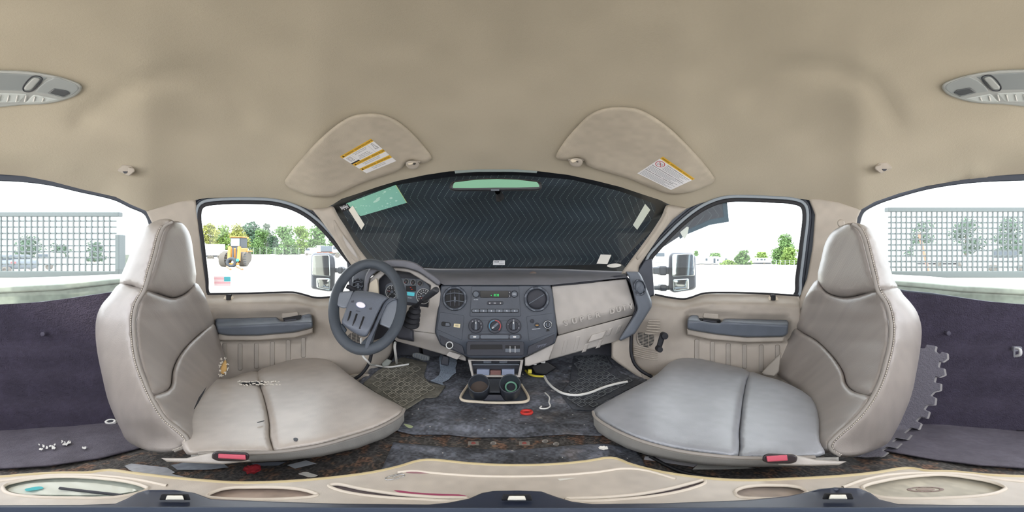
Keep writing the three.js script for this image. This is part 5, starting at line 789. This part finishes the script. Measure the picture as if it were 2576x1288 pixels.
// ---------- sun visors ----------
const visorZ = (x, y) => ceilZ(x, y) - .045;
const warnL = canvas(640, 560, (c, w, h) => {
  c.fillStyle = '#e9e9ea'; c.fillRect(0, 0, w, h); const band = (y, t) => { c.fillStyle = '#e5b63a'; c.fillRect(0, y, w, 62); c.fillStyle = '#3a2c10'; c.beginPath(); c.moveTo(14, y + 50); c.lineTo(38, y + 10); c.lineTo(62, y + 50); c.fill(); c.font = 'bold 36px sans-serif'; c.fillText(t, 74, y + 45); };
  band(0, 'WARNING: HIGHER ROLLOVER RISK'); band(258, 'AVERTISSEMENT : RISQUE ACCRU'); band(408, 'ADVERTENCIA : MAYOR RIESGO');
  c.fillStyle = '#34383e'; c.font = '25px sans-serif'; c.textAlign = 'center';
  ['Avoid Abrupt Maneuvers', 'and Excessive Speed.', '', 'Always Buckle Up.', 'See Owner’s Manual', 'For Further Information.'].forEach((t, i) => c.fillText(t, 320, 92 + i * 29));
  ['Évitez les manœuvres brusques', 'Attachez toujours la ceinture'].forEach((t, i) => c.fillText(t, 320, 348 + i * 30)); ['Evite maniobras bruscas', 'Siempre use el cinturón'].forEach((t, i) => c.fillText(t, 320, 498 + i * 30));
  c.strokeStyle = '#2c3036'; c.lineWidth = 5; c.strokeRect(40, 100, 70, 100); c.strokeRect(58, 118, 34, 60); c.fillStyle = '#23262b'; c.fillRect(0, 232, 165, 28);
  c.beginPath(); c.arc(575, 95, 17, 0, 7); c.moveTo(560, 120); c.lineTo(545, 200); c.lineTo(610, 210); c.lineTo(592, 120); c.moveTo(560, 120); c.lineTo(606, 190); c.moveTo(548, 185); c.lineTo(606, 190); c.stroke(); c.lineWidth = 2; c.strokeRect(150, 66, 0, 190); c.strokeRect(500, 66, 0, 190);
});
const warnR = canvas(640, 560, (c, w, h) => {
  c.fillStyle = '#e9e9ea'; c.fillRect(0, 0, w, h); c.fillStyle = '#e5b63a'; c.fillRect(0, 0, w, 66); c.fillStyle = '#3a2c10'; c.font = 'bold 34px sans-serif'; c.fillText('▲WARNING ▲AVERTISSEMENT ▲ADVERTENCIA', 6, 46, 626);
  c.strokeStyle = '#b8343e'; c.lineWidth = 11; c.beginPath(); c.arc(88, 158, 66, 0, 7); c.stroke(); c.strokeStyle = '#33373d'; c.lineWidth = 5; c.strokeRect(58, 140, 26, 52); c.beginPath(); c.arc(112, 150, 18, 0, 7); c.stroke(); c.strokeStyle = '#b8343e'; c.lineWidth = 9; c.beginPath(); c.moveTo(42, 112); c.lineTo(134, 204); c.stroke();
  c.fillStyle = '#33373d'; c.font = 'bold 30px sans-serif'; c.fillText('DEATH or SERIOUS INJURY can occur', 180, 112, 440); c.fillText('Risque de BLESSURES GRAVES ou MORTELLES', 20, 268, 600); c.fillText('PELIGRO de MUERTE o SERIA LESIÓN', 20, 412, 560);
  c.fillStyle = '#6d727a'; for (let i = 0; i < 4; i++) c.fillRect(180, 134 + i * 26, 420 - (i % 3) * 50, 7); for (let i = 0; i < 4; i++) c.fillRect(20, 290 + i * 24, 580 - (i % 3) * 70, 7); for (let i = 0; i < 5; i++) c.fillRect(20, 434 + i * 23, 590 - (i % 3) * 80, 7);
});
function visor(label, pts, lab, tex, clip, clipLab) {
  const v = thing('sun_visor', label, 'sun visor');
  const b = part(v, 'visor_body', sheet(pts, 14, visorZ, { r: 11, R: .022, t: .032, vs: -1 }), mat.visor);
  part(v, 'warning_label', sticker(lab, (x, y) => visorZ(x, y) - .0005, .0012, 10, 10), print(tex, .6), 'printed warning label');
  part(v, 'pivot_rod', tube([[clip[0] - 20, clip[1] - 3, visorZ(clip[0], clip[1]) + .01], [clip[0] + 20, clip[1] - 4, visorZ(clip[0], clip[1]) + .01]], .007), mat.trim);
  const c = thing('visor_clip', clipLab, 'visor clip'), z = visorZ(...clip) - .012;
  part(c, 'clip_base', sheet(sm([[clip[0] - 17, clip[1] + 1], [clip[0] - 10, clip[1] - 6], [clip[0] + 8, clip[1] - 6], [clip[0] + 17, clip[1] + 1], [clip[0] + 12, clip[1] + 12], [clip[0], clip[1] + 15], [clip[0] - 12, clip[1] + 11]], true, 3), 4, (x, y) => visorZ(x, y) - .016, { r: 4, R: .008, t: .008 }), mat.trim);
  part(c, 'clip_hook', sheet(sm([[clip[0] - 14, clip[1] - 2], [clip[0] - 2, clip[1] - 7], [clip[0] + 3, clip[1] - 2], [clip[0] - 2, clip[1] + 3], [clip[0] - 10, clip[1] + 4]], true, 3), 3, () => z - .008, { r: 2, R: .005, t: .006 }), mat.tanLine);
  part(c, 'clip_hole', turned(clip[0] + 4, clip[1] - 1, z - .001, [[0, .003], [4, .002], [4.5, 0]], { n: 12 }), mat.black);
}
visor('beige fabric sun visor on the driver side, its printed label crossed by three yellow bands', sm([[716, 458], [723, 444], [758, 400], [797, 357], [836, 322], [871, 298], [894, 289], [923, 285], [952, 286], [981, 294], [1011, 312], [1040, 338], [1069, 371], [1086, 397], [1079, 405], [1065, 411], [1049, 407], [1034, 403], [1021, 409], [1010, 424], [923, 456], [875, 476], [836, 495], [805, 495], [778, 493], [749, 483], [727, 473]], true, 4), [[855, 394], [933, 349], [997, 405], [922, 436]], warnL, [1038, 411], 'beige visor clip at the inner end of the driver side sun visor');
visor('beige fabric sun visor on the passenger side, its label showing a red prohibition circle', sm([[1399, 395], [1420, 355], [1451, 319], [1481, 290], [1511, 275], [1542, 269], [1572, 269], [1602, 273], [1632, 286], [1683, 321], [1723, 359], [1764, 403], [1794, 442], [1798, 450], [1792, 461], [1774, 470], [1743, 482], [1714, 487], [1683, 488], [1642, 474], [1582, 449], [1477, 416], [1471, 405], [1453, 397], [1432, 403], [1415, 403]], true, 4), [[1668, 394], [1748, 450], [1688, 478], [1603, 436]], warnR, [1449, 405], 'beige visor clip at the inner end of the passenger side sun visor');
// ---------- dome lamps cut by the picture's left and right edges ----------
function dome(label, flip) {
  const X = (p) => flip ? p.map(([x, y]) => [2576 - x, y - 2]) : p;
  const d = thing('dome_lamp', label, 'dome lamp'), q = (x, y) => ceilZ(flip ? x : x, y) - .02;
  const out = X(sm([[-90, 174], [0, 176], [60, 178], [130, 188], [175, 200], [203, 213], [207, 222], [195, 238], [165, 251], [120, 261], [60, 264], [-90, 264]], true, 4));
  const w = M('#a9adab', .35), lens = new THREE.MeshPhysicalMaterial({ color: '#c3cac8', roughness: .25, clearcoat: .5, bumpMap: grain, bumpScale: .0006 });
  part(d, 'bezel', sheet(out, 9, q, { r: 8, R: .016, t: .03, vs: -1 }), w);
  const pane = (n, pts, m, h = .003) => part(d, n, sheet(X(pts), 6, (x, y) => q(x, y) - h, { r: 4, R: .006, t: .012, vs: -1 }), m);
  pane('map_lens', [[-90, 182], [0, 183], [70, 187], [122, 195], [72, 229], [0, 228], [-90, 227]], M('#8d9495', .3));
  pane('reading_lamp', sm([[136, 194], [165, 202], [192, 213], [199, 222], [190, 233], [165, 245], [125, 238], [88, 230]], true, 3), M('#9ba1a1', .3));
  pane('dome_lens', [[-90, 234], [0, 233], [70, 236], [48, 258], [0, 258], [-90, 258]], lens);
  pane('dome_lens', [[84, 237], [150, 250], [120, 257], [62, 259]], lens);
  const sw = pane('rocker_switch', roundC([[60, 220], [84, 194], [104, 198], [78, 227], [62, 227]], 8), w, .012);
  part(sw, 'switch_gap', tube(X(sm([[58, 220], [84, 192], [106, 197], [79, 229], [60, 229]], true, 3)).map(([x, y]) => [x, y, q(x, y) - .004]), .002, { closed: true, n: 40 }), mat.darker);
  pane('lamp_window', roundC([[118, 235], [135, 222], [170, 228], [178, 236], [160, 246]], 4), M('#55595c', .1), .008);
  for (let i = 0; i < 9; i++) { const x = -70 + i * 22; if (x < 130) part(d, 'reflector_rib', tube(X([[x + 4, 240 + Math.max(0, x - 60) * .14], [x, 256]]).map(([a, b]) => [a, b, q(a, b) - .006]), .0022, { n: 4, m: 5 }), mat.white); }
}
dome('grey roof lamp cluster cut off by the left edge of the picture', false);
dome('grey roof lamp cluster cut off by the right edge of the picture', true);
// ---------- coat hooks ----------
function hook(label, x, y, s) {
  const h = thing('coat_hook', label, 'coat hook'), z = ceilZ(x, y) - .008, X = (a) => x + a * s;
  part(h, 'hook_base', sheet(roundC([[X(-24), y + 2], [X(-10), y - 14], [X(14), y - 12], [X(20), y - 2], [X(10), y + 14], [X(-12), y + 8]], 5), 5, () => z - .01, { r: 4, R: .014, t: .03 }), mat.trim);
  part(h, 'hook_arm', sheet(roundC([[X(4), y - 8], [X(20), y - 4], [X(22), y + 4], [X(8), y + 16], [X(-4), y + 12], [X(4), y + 6]], 3), 4, () => z - .035, { r: 3, R: .01, t: .03 }), mat.door);
  part(h, 'hook_shadow_slot', plate(roundC([[X(-10), y + 4], [X(2), y + 4], [X(2), y + 9], [X(-6), y + 9]], 1), z - .014, .004, .0006), mat.darker);
}
hook('beige coat hook on the roof trim above the driver headrest', 318, 427, 1);
hook('beige coat hook on the roof trim above the passenger headrest', 2222, 421, -1);
// ---------- rear-view mirror ----------
{
  const m = thing('rearview_mirror', 'wide black-backed rear-view mirror hanging at the top of the windshield', 'mirror');
  const shell = sm([[1131, 474], [1134, 461], [1145, 456], [1200, 450], [1250, 448], [1300, 450], [1350, 455], [1361, 460], [1363, 472], [1358, 478], [1300, 480], [1250, 481], [1190, 481], [1140, 480]], true, 4);
  part(m, 'housing', sheet(shell, 7, () => 2.5, { r: 5, R: .014, t: .05 }), M('#26282c', .45));
  part(m, 'mirror_glass', sheet(roundC([[1138, 473], [1142, 459], [1200, 452], [1250, 450.5], [1300, 452], [1352, 458], [1358, 470], [1300, 472], [1250, 472], [1190, 473]], 4), 9, (x, y) => 2.497 + (y - 461) * .00022, { t: .004 }), M('#50705f', .12, { metalness: 1 }), 'green-tinted mirror glass');
  const st = part(m, 'stem', tube([P(1252, 482, 2.52), P(1256, 488, 2.56), P(1262, 496, 2.66)], .014), mat.black); part(m, 'windshield_mount', sheet(roundC([[1247, 489], [1263, 489], [1264, 505], [1258, 508], [1248, 507]], 4), 4, () => 2.66, { r: 3, R: .01, t: .12 }), mat.black); part(m, 'pivot_clip', plate(rrect(1235, 476, 1256, 480, 1), 2.494, .006, .001), mat.mid);
}
// ---------- wing mirrors outside the doors ----------
function wing(label, body, glass, spot, arms, z) {
  const w = thing('side_mirror', label, 'mirror');
  part(w, 'housing', sheet(roundC(body, 8), 7, () => z, { r: 6, R: .03, t: .12 }), M('#434a56', .5));
  part(w, 'mirror_glass', sheet(roundC(glass, 5), 8, (x, y) => z - .042 + Math.abs(x - 1288 - (x < 1288 ? -457 : 403)) * .0006, { r: 2, R: .003, t: .006 }), M('#c5d0d2', .05, { metalness: 1 }), 'flat upper mirror glass');
  part(w, 'spotter_glass', sheet(roundC(spot, 4), 6, (x, y) => z - .05 + Math.abs(x - 1288 - (x < 1288 ? -457 : 403)) * .0006, { r: 5, R: .012, t: .006 }), M('#c5d0d2', .05, { metalness: 1 }), 'convex lower mirror glass');
  for (const [x0, y0, x1, y1] of arms) { const a = part(w, 'arm', rbox(x0, y0 + 3, x1, y1 - 3, z + .02, .05, .008), M('#4a525d', .5)); part(a, 'arm_joint', rbox(lerp(x0, x1, .35), y0, lerp(x0, x1, .75), y1, z + .01, .07, .01), mat.frameDark); }
}
wing('large towing mirror outside the driver window, left of the steering wheel', [[782, 726], [783, 643], [790, 636], [828, 636], [841, 645], [844, 660], [843, 713], [839, 732], [828, 734]], [[786, 642], [829, 641], [831, 696], [785, 692]], [[795, 699], [831, 700], [830, 731], [796, 724]], [[838, 671, 868, 689], [838, 714, 862, 728]], 3.05);
wing('large towing mirror outside the passenger window beside the dash end cap', [[1681, 728], [1682, 644], [1690, 635], [1742, 635], [1750, 645], [1752, 722], [1744, 729], [1694, 737]], [[1691, 640], [1745, 638], [1748, 694], [1691, 696]], [[1693, 702], [1733, 700], [1734, 728], [1694, 733]], [[1644, 669, 1690, 693], [1646, 716, 1690, 733]], 3.05);
// ---------- the yard outside ----------
const gy = (x, z) => { const s = sstep(-.15, .15, x / z), k = Math.max(0, z - 61); return lerp(.02 * Math.min(k, 90), -.012 * Math.min(k, 160), s); };
{
  const G = new THREE.PlaneGeometry(900, 520, 90, 90); G.rotateX(-Math.PI / 2); G.translate(0, 0, -205); const p = G.attributes.position;
  for (let i = 0; i < p.count; i++) p.setY(i, gy(p.getX(i), -p.getZ(i)) - .02);
  G.computeVertexNormals(); const u = G.attributes.uv; for (let i = 0; i < p.count; i++) u.setXY(i, p.getX(i), p.getZ(i));
  struct('ground', G, M('#cfcbc2', .95, { map: mottle(.15, 14, n8, n32) }), 'pale gravel yard');
}
const leafM = ['#718a48', '#5c7a48', '#868a48', '#4a6650', '#6a7668'].map((h) => M(h, .9, { side: THREE.DoubleSide })), bark = M('#6d6257', .9);
function tree(label, cat, x, y0, y1, w, z, m, n = 1500, name = 'tree') {
  const t = thing(name, label, cat), s = K * z, cx = s * (x - 1288), base = EYE + s * (644 - y1), H = s * (y1 - y0), W = s * w / 2, pos = [], nor = [];
  const lumps = Array.from({ length: 16 }, () => { const a = rr(0, 6.28), h = rr(.1, .86), r = Math.sqrt(rnd()) * (1.05 - Math.abs(h - .4) * 1.1); return [cx + Math.cos(a) * r * W * .8, base + h * H, -z + Math.sin(a) * r * W * .8, rr(.36, .54) * Math.max(Math.min(W, H * .5), H * .22)]; });
  for (let i = 0; i < 5; i++) lumps.push([cx + rr(-.2, .2) * W, base + H * (.3 + i * .13), -z, Math.max(W, H * .22) * lerp(.6, .4, i / 4)]);
  for (let i = 0; i < 6; i++) lumps.push([cx + (i - 2.5) * .34 * W, base + H * .12, -z + rr(-.3, .3) * W, W * .26]);
  lumps.push([cx, base + H * .45, -z, W * .7], [cx, base + H * .25, -z, W * .7]); n *= 2;
  for (let i = 0; i < n; i++) {
    const L = lumps[i % lumps.length], a = rr(0, 6.28), c = rr(-1, 1), q = Math.sqrt(1 - c * c), r = L[3] * (.55 + .5 * rnd()), v = new THREE.Vector3(L[0] + Math.cos(a) * q * r, Math.min(base + H, Math.max(base + .05, L[1] + c * r * .85)), L[2] + Math.sin(a) * q * r);
    const l = s * rr(1.6, 3.6), u = new THREE.Vector3(rr(-1, 1), rr(-1, 1), rr(-1, 1)).normalize(), k = new THREE.Vector3(rr(-1, 1), rr(-1, 1), rr(-1, 1)).cross(u).normalize();
    const A = v.clone().addScaledVector(u, l), B = v.clone().addScaledVector(k, l * .6), C = v.clone().addScaledVector(u, -l), D = v.clone().addScaledVector(k, -l * .6), nn = u.clone().cross(k);
    for (const p of [A, B, C, A, C, D]) { pos.push(p.x, p.y, p.z); nor.push(nn.x, nn.y, nn.z); }
  }
  const g = new THREE.BufferGeometry(); g.setAttribute('position', new THREE.Float32BufferAttribute(pos, 3)); g.setAttribute('normal', new THREE.Float32BufferAttribute(nor, 3));
  part(t, 'foliage', g, leafM[m]);
  const tr = new THREE.CylinderGeometry(W * .05, W * .09, H * .6, 7); tr.translate(cx, base + H * .28, -z); part(t, 'trunk', tr, bark);
  return t;
}
const T = 'tree';
tree('yellow-green tree behind the white box truck at the left edge of the driver window', T, 528, 556, 645, 62, 136, 2);
tree('light green tree just left of the wheel loader cab in the driver window', T, 562, 560, 645, 56, 148, 0);
tree('yellowish bushy tree directly behind the wheel loader cab', T, 600, 556, 645, 64, 158, 2, 1800);
tree('tallest dark pointed tree behind and right of the wheel loader', T, 632, 548, 645, 50, 170, 3);
tree('rounded green tree right of the wheel loader beside the gap in the treeline', T, 656, 572, 645, 48, 144, 1);
tree('thin greyish tree standing higher in the middle of the treeline', T, 671, 552, 645, 30, 182, 4);
tree('small dark shrub-like tree low in the gap of the treeline', T, 690, 590, 643, 34, 150, 3);
tree('large light green tree right of the treeline gap', T, 722, 560, 645, 60, 140, 1, 1800);
tree('green tree above the white van left of the driver mirror', T, 762, 562, 645, 56, 156, 0);
tree('broad green tree above the dark dump truck body', T, 802, 558, 645, 58, 144, 1, 1800);
tree('green tree at the right end of the driver window treeline by the pillar', T, 842, 566, 645, 52, 162, 1);
tree('big leafy tree at the right end of the passenger window by the fence', T, 1976, 586, 668, 62, 112, 1, 2400);
tree('lower yellow-green tree in front of the big tree in the passenger window', T, 1985, 622, 669, 50, 105, 0);
tree('round dense bush in the middle of the passenger window', 'bush', 1869, 629, 668, 36, 120, 1, 1500, 'bush');
tree('low weedy shrub left of the round bush in the passenger window', 'bush', 1832, 655, 669, 42, 118, 0, 700, 'bush');
tree('narrow distant tree just right of the passenger mirror', T, 1750, 627, 664, 14, 170, 1, 500);
tree('far low treetops behind the long trailer in the passenger window', T, 1800, 637, 664, 52, 200, 1, 900);
tree('far low trees between the round bush and the big tree', T, 1915, 635, 664, 56, 200, 0, 1000);
tree('hazy dark tree behind the rack in the left rear window, nearest the picture edge', T, 70, 588, 660, 60, 60, 3, 1300);
tree('hazy tree behind the rack in the middle of the left rear window', T, 150, 612, 658, 54, 64, 3, 900);
tree('hazy tree behind the rack beside the post of the left rear window', T, 238, 606, 658, 46, 62, 3, 900);
tree('dark tree behind the rack beside the passenger headrest', T, 2318, 548, 652, 70, 60, 3, 1700);
tree('dark tree behind the rack in the middle of the right rear window', T, 2430, 544, 640, 84, 66, 3, 1700);
tree('dark tree behind the rack at the right picture edge', T, 2540, 540, 645, 84, 62, 3, 1700);
// wheel loader with forks
const Y = M('#a8742c', .5), tyre = M('#5f5b56', .9), carW = M('#b4b7ba', .35), carGlass = M('#39444e', .2), carDark = M('#3a4048', .6);
const wheelG = (x, y, r, z, t) => { const g = new THREE.CylinderGeometry(r * K * z, r * K * z, t, 20); g.rotateZ(Math.PI / 2); const c = P(x, y, z); g.translate(c.x, c.y, c.z); return g; };
const faceW = (x, y, r, z, t = .25) => turned(x, y, z, [[0, t * .8], [r * .5, t * .8], [r * .55, t], [r, t * .9], [r, 0], [r, -.02]], { n: 20 });
{
  const z = 61, l = thing('wheel_loader', 'yellow wheel loader with forks facing the driver window across the yard', 'loader'), b = (x0, y0, x1, y1, zz, t, m, n, lab) => part(l, n, rbox(x0, y0, x1, y1, zz, t, .08), m, lab);
  for (const [x, y, r, zz] of [[566, 653, 18, z], [613, 652, 18, z], [570, 648, 16, z + 3], [619, 646, 16, z + 3]]) { const w = part(l, 'tyre', wheelG(x, y, r, zz, .62), tyre); for (let i = 0; i < 7; i++) { const a = -1.2 + i * .4; part(w, 'tread_lug', rbox(x - 6, y + Math.sin(a) * r * .92 - .8, x + 6, y + Math.sin(a) * r * .92 + .8, zz - Math.cos(a) * r * K * zz * .96, .12, .03), carDark); } }
  b(581, 624, 601, 654, z + .3, 2.2, Y, 'front_frame'); b(571, 650, 610, 656, z + .2, .6, carDark, 'axle');
  const c = b(579, 597, 605, 624, z + 2.2, 1.6, carDark, 'cab', 'dark cab'); part(c, 'cab_window', rbox(581, 600, 602, 619, z + 2.15, .1, .02), M('#a9c4c0', .15)); part(c, 'cab_roof', rbox(577, 594.5, 608, 597.5, z + 2.1, 1.8, .08), Y);
  for (const x of [578, 602]) part(l, 'boom_arm', tube([P(x, 622, z - .4), P(x - 1, 640, z - .9), P(x - 2, 658, z - 1.6)], .2, { n: 10 }), Y);
  for (const x of [586, 595]) part(l, 'lift_cylinder', tube([P(x, 624, z - .3), P(x, 652, z - 1.4)], .09, { n: 4 }), mat.darker);
  part(l, 'coupler', turned(584, 660, z - 1.5, ringProf(13, 6, .3), {}), carDark); part(l, 'coupler_plate', rbox(573, 662, 600, 667, z - 1.7, .2, .03), Y); part(l, 'teal_rag', rbox(593, 651, 600, 658, z - 1.9, .15, .05), M('#3fa8a0', .8), 'teal cover');
  for (const [x0, x1] of [[570, 549], [595, 580]]) part(l, 'fork', bar(P(x0, 670, z - 1.8), new THREE.Vector3(P(x1, 684, 45).x, .06, -47), .08, 6), M('#8d6a4e', .7));
  b(608, 630, 621, 633.5, z + 2, 1.5, Y, 'rear_fender');
}
function vehicle(name, label, cat, z, boxes, wheels) { const v = thing(name, label, cat); for (const [n, x0, y0, x1, y1, dz, t, m, r = .12] of boxes) part(v, n, rbox(x0, y0, x1, y1, z + dz, t, Math.min(r, t * .4)), m); for (const [x, y, r] of wheels) part(v, 'wheel', faceW(x, y, r, z - .02), tyre); return v; }
vehicle('box_truck', 'white box truck at the left edge of the driver window', 'truck', 98, [['box', 478, 614, 549, 643, 0, 2.4, carW, .05], ['chassis', 490, 643, 556, 646, .2, 2, carDark]], [[527, 648, 4.6], [534, 648, 4.6], [552, 646, 4]]);
vehicle('pickup_truck', 'small white pickup between the box truck and the wheel loader', 'truck', 108, [['body', 549, 634, 578, 643, 0, 1.8, carW], ['cab', 552, 629, 566, 635, .1, 1.6, carW], ['window', 554, 630, 564, 634, -.02, .2, carGlass, .02]], [[555, 643, 3], [572, 643, 3]]);
vehicle('van', 'white van parked left of the dark dump truck in the driver window', 'van', 120, [['body', 772, 623, 797, 639, 0, 2, carW, .3], ['nose', 765, 630, 775, 639, .1, 1.8, carW, .3], ['window', 771, 625, 779, 630, -.03, .2, carGlass, .02]], [[772, 640, 3], [791, 640, 3]]);
vehicle('dump_truck', 'dark dump truck body behind the driver mirror', 'truck', 110, [['dump_body', 806, 619, 836, 633, 0, 2.4, M('#4b5660', .6), .05], ['rack', 796, 617, 807, 634, 0, 2.2, M('#9aa3a4', .6), .05], ['frame', 796, 633, 840, 637, .2, 2, M('#8a5a4a', .7)]], [[812, 639, 4], [826, 639, 4]]);
vehicle('truck', 'white cab truck with a visible front wheel beside the driver window pillar', 'truck', 98, [['cab', 834, 617, 858, 636, 0, 2.2, carW, .3], ['hood', 852, 628, 876, 642, .1, 2, carW, .3], ['window', 838, 620, 850, 627, -.03, .2, carGlass, .02], ['frame', 832, 638, 872, 643, .2, 1.6, carDark]], [[849, 643, 5.8], [872, 644, 5]]);
vehicle('travel_trailer', 'long white travel trailer right of the passenger mirror', 'trailer', 128, [['body', 1752, 645, 1811, 664, 0, 2.4, carW, .3], ['window', 1775, 650, 1780, 656, -.03, .2, carGlass, .02], ['door', 1795, 650, 1800, 662, -.04, .2, carGlass, .02], ['window', 1804, 652, 1808, 657, -.03, .2, carGlass, .02], ['undercarriage', 1754, 663, 1808, 667, .3, 2, carDark]], [[1762, 667, 3.4], [1768, 667, 3.4], [1792, 667, 3]]);
vehicle('travel_trailer', 'second white trailer partly behind the weedy shrub in the passenger window', 'trailer', 150, [['body', 1812, 647, 1850, 661, 0, 2.4, carW, .3], ['window', 1824, 650, 1829, 654, -.03, .2, carGlass, .02], ['frame', 1812, 660, 1850, 664, .3, 2, carDark]], [[1830, 664, 2.6]]);
vehicle('travel_trailer', 'grey-white trailer with three dark windows between the bush and the big tree', 'trailer', 160, [['body', 1900, 649, 1944, 661, 0, 2.4, M('#cfd4d2', .4), .3], ['window', 1904, 651, 1908, 655, -.03, .2, carGlass, .02], ['window', 1913, 651, 1919, 655, -.03, .2, carGlass, .02], ['window', 1922, 651, 1926, 655, -.03, .2, carGlass, .02], ['frame', 1902, 660, 1942, 664, .3, 2, carDark]], [[1922, 664, 2.4]]);
vehicle('truck', 'white truck nose seen left of the passenger mirror', 'truck', 40, [['cab', 1636, 632, 1676, 660, 0, 2, carW, .2], ['window', 1650, 636, 1672, 645, -.03, .2, carGlass, .02], ['hood', 1636, 652, 1690, 676, .2, 2, carW, .2], ['bumper', 1640, 674, 1688, 680, -.1, .4, carDark]], [[1658, 683, 6]]);
vehicle('car', 'dark car seen through the rack at the left picture edge', 'car', 34, [['body', -30, 652, 36, 678, 0, 2, M('#5d6670', .5), .3], ['cabin', -20, 640, 26, 654, .1, 1.6, M('#4a535d', .4), .3], ['lamp', 26, 658, 34, 664, -.03, .2, M('#b0484c', .4), .03]], [[20, 680, 9]]);
vehicle('pickup_truck', 'white pickup seen through the rack in the left rear window', 'truck', 44, [['body', 64, 648, 140, 670, 0, 2, carW, .2], ['cabin', 84, 636, 122, 650, .1, 1.8, carW, .3], ['window', 90, 639, 116, 648, -.02, .2, carGlass, .03]], [[80, 671, 7], [126, 671, 7]]);
vehicle('box_truck', 'white truck seen through the rack beside the passenger headrest', 'truck', 50, [['box', 2345, 612, 2425, 662, 0, 2.4, carW, .1], ['chassis', 2345, 660, 2430, 666, .2, 2, carDark]], [[2360, 666, 7], [2412, 666, 7]]);
vehicle('car', 'white car seen through the rack at the right picture edge', 'car', 38, [['body', 2470, 646, 2600, 674, 0, 2, carW, .3], ['cabin', 2496, 628, 2570, 648, .1, 1.6, carW, .3], ['window', 2502, 632, 2564, 646, -.02, .2, carGlass, .03]], [[2496, 675, 9], [2566, 675, 9]]);
solo('pole', bar(P(2312, 585, 30), P(2336, 684, 30), .07), M('#d0705a', .6), 'leaning reddish pole seen through the rack near the passenger headrest', 'pole');
// fences
function fence(label, posts, y0, y1, z) { const f = thing('chain_link_fence', label, 'fence'); for (const x of posts) part(f, 'post', bar(P(x, y0, z), P(x, y1, z), .05), M('#8d928e', .6)); for (let i = 0; i < 4; i++) { const y = lerp(y0 + 1, y1 - 1, i / 3); part(f, 'wire', bar(P(posts[0], y, z), P(posts[posts.length - 1], y, z), .01, 4), mat.frameGrey); } }
fence('pale chain link fence in front of the treeline in the driver window', [622, 638, 654, 671, 692, 712, 732, 752, 768], 623, 640, 132);
fence('pale chain link fence under the big tree in the passenger window', [1940, 1953, 1964, 1975, 1986, 1998, 2010], 654, 671, 100);
// ---------- truck bed rack and rail behind the back windows ----------
const rackM = M('#50595b', .6), railM = M('#9fa89c', .75, { map: mot2 });
function rack(label, x0, x1, step, rows, y0, y1, z) {
  const r = thing('window_rack', label, 'rack');
  for (let x = x0; x <= x1; x += step) part(r, 'vertical_bar', rbox(x - 1.7, y0, x + 1.7, y1, z, .008, .002), rackM);
  for (const y of rows) part(r, 'horizontal_bar', rbox(x0 - 8, y - 2.1, x1 + 4, y + 2.1, z + .006, .008, .002), rackM);
  part(r, 'frame_beam', rbox(x0 - 8, y1 - 2, x1 + 10, y1 + 15, z - .004, .04, .006), rackM, 'bottom frame beam'); part(r, 'frame_beam', rbox(x0 - 8, y0 - 12, x1 + 10, y0, z - .004, .04, .006), rackM, 'top frame beam');
  return r;
}
const rl = rack('grey steel mesh rack outside the left rear window', -90, 288, 15.2, [556, 571, 587, 602, 618, 633, 648, 665], 545, 684, 3.3);
part(rl, 'post', rbox(288, 590, 299, 702, 3.28, .06, .006), rackM, 'end post'); part(rl, 'side_panel', rbox(299, 640, 345, 702, 3.4, .04, .006), railM);
rack('grey steel mesh rack outside the right rear window', 2243, 2670, 12.8, [546, 560, 574, 588, 602, 616, 630, 644, 658, 672], 533, 684, 3.3);
function rail(label, top, a, b, c) { const r = thing('bed_rail', label, 'bed rail'); const zt = (x, y) => 2.78; part(r, 'top', sheet([...top, ...a.slice().reverse()], 20, (x, y) => { const q = interp(a.slice().sort((p, s) => p[0] - s[0]), x), t = interp(top.slice().sort((p, s) => p[0] - s[0]), x); return lerp(3.2, 2.76, clamp((y - t) / (q - t), 0, 1)); }, { t: .04 }), M('#c9cdc6', .7)); part(r, 'face', sheet([...a, ...b.slice().reverse()], 16, () => 2.75, { r: 4, R: .012, t: .1 }), railM); part(r, 'lower_face', sheet([...b, ...c.slice().reverse()], 16, () => 2.765, { r: 3, R: .008, t: .1 }), railM); }
rail('pale weathered truck bed rail outside the left rear window', [[-160, 703], [0, 700], [150, 696], [345, 688]], [[-160, 724], [0, 721], [150, 714], [345, 696]], [[-160, 740], [0, 737], [150, 730], [345, 708]], [[-160, 780], [0, 775], [150, 768], [345, 745]]);
rail('pale weathered truck bed rail outside the right rear window', [[2230, 690], [2320, 694], [2420, 702], [2576, 708], [2740, 710]], [[2230, 704], [2320, 710], [2420, 719], [2576, 726], [2740, 730]], [[2230, 716], [2320, 724], [2420, 734], [2576, 742], [2740, 746]], [[2230, 745], [2320, 755], [2420, 768], [2576, 780], [2740, 784]]);
settle();
scene.traverse((o) => { if (o.isMesh) o.castShadow = o.receiveShadow = true; });
renderer.render(scene, camera);
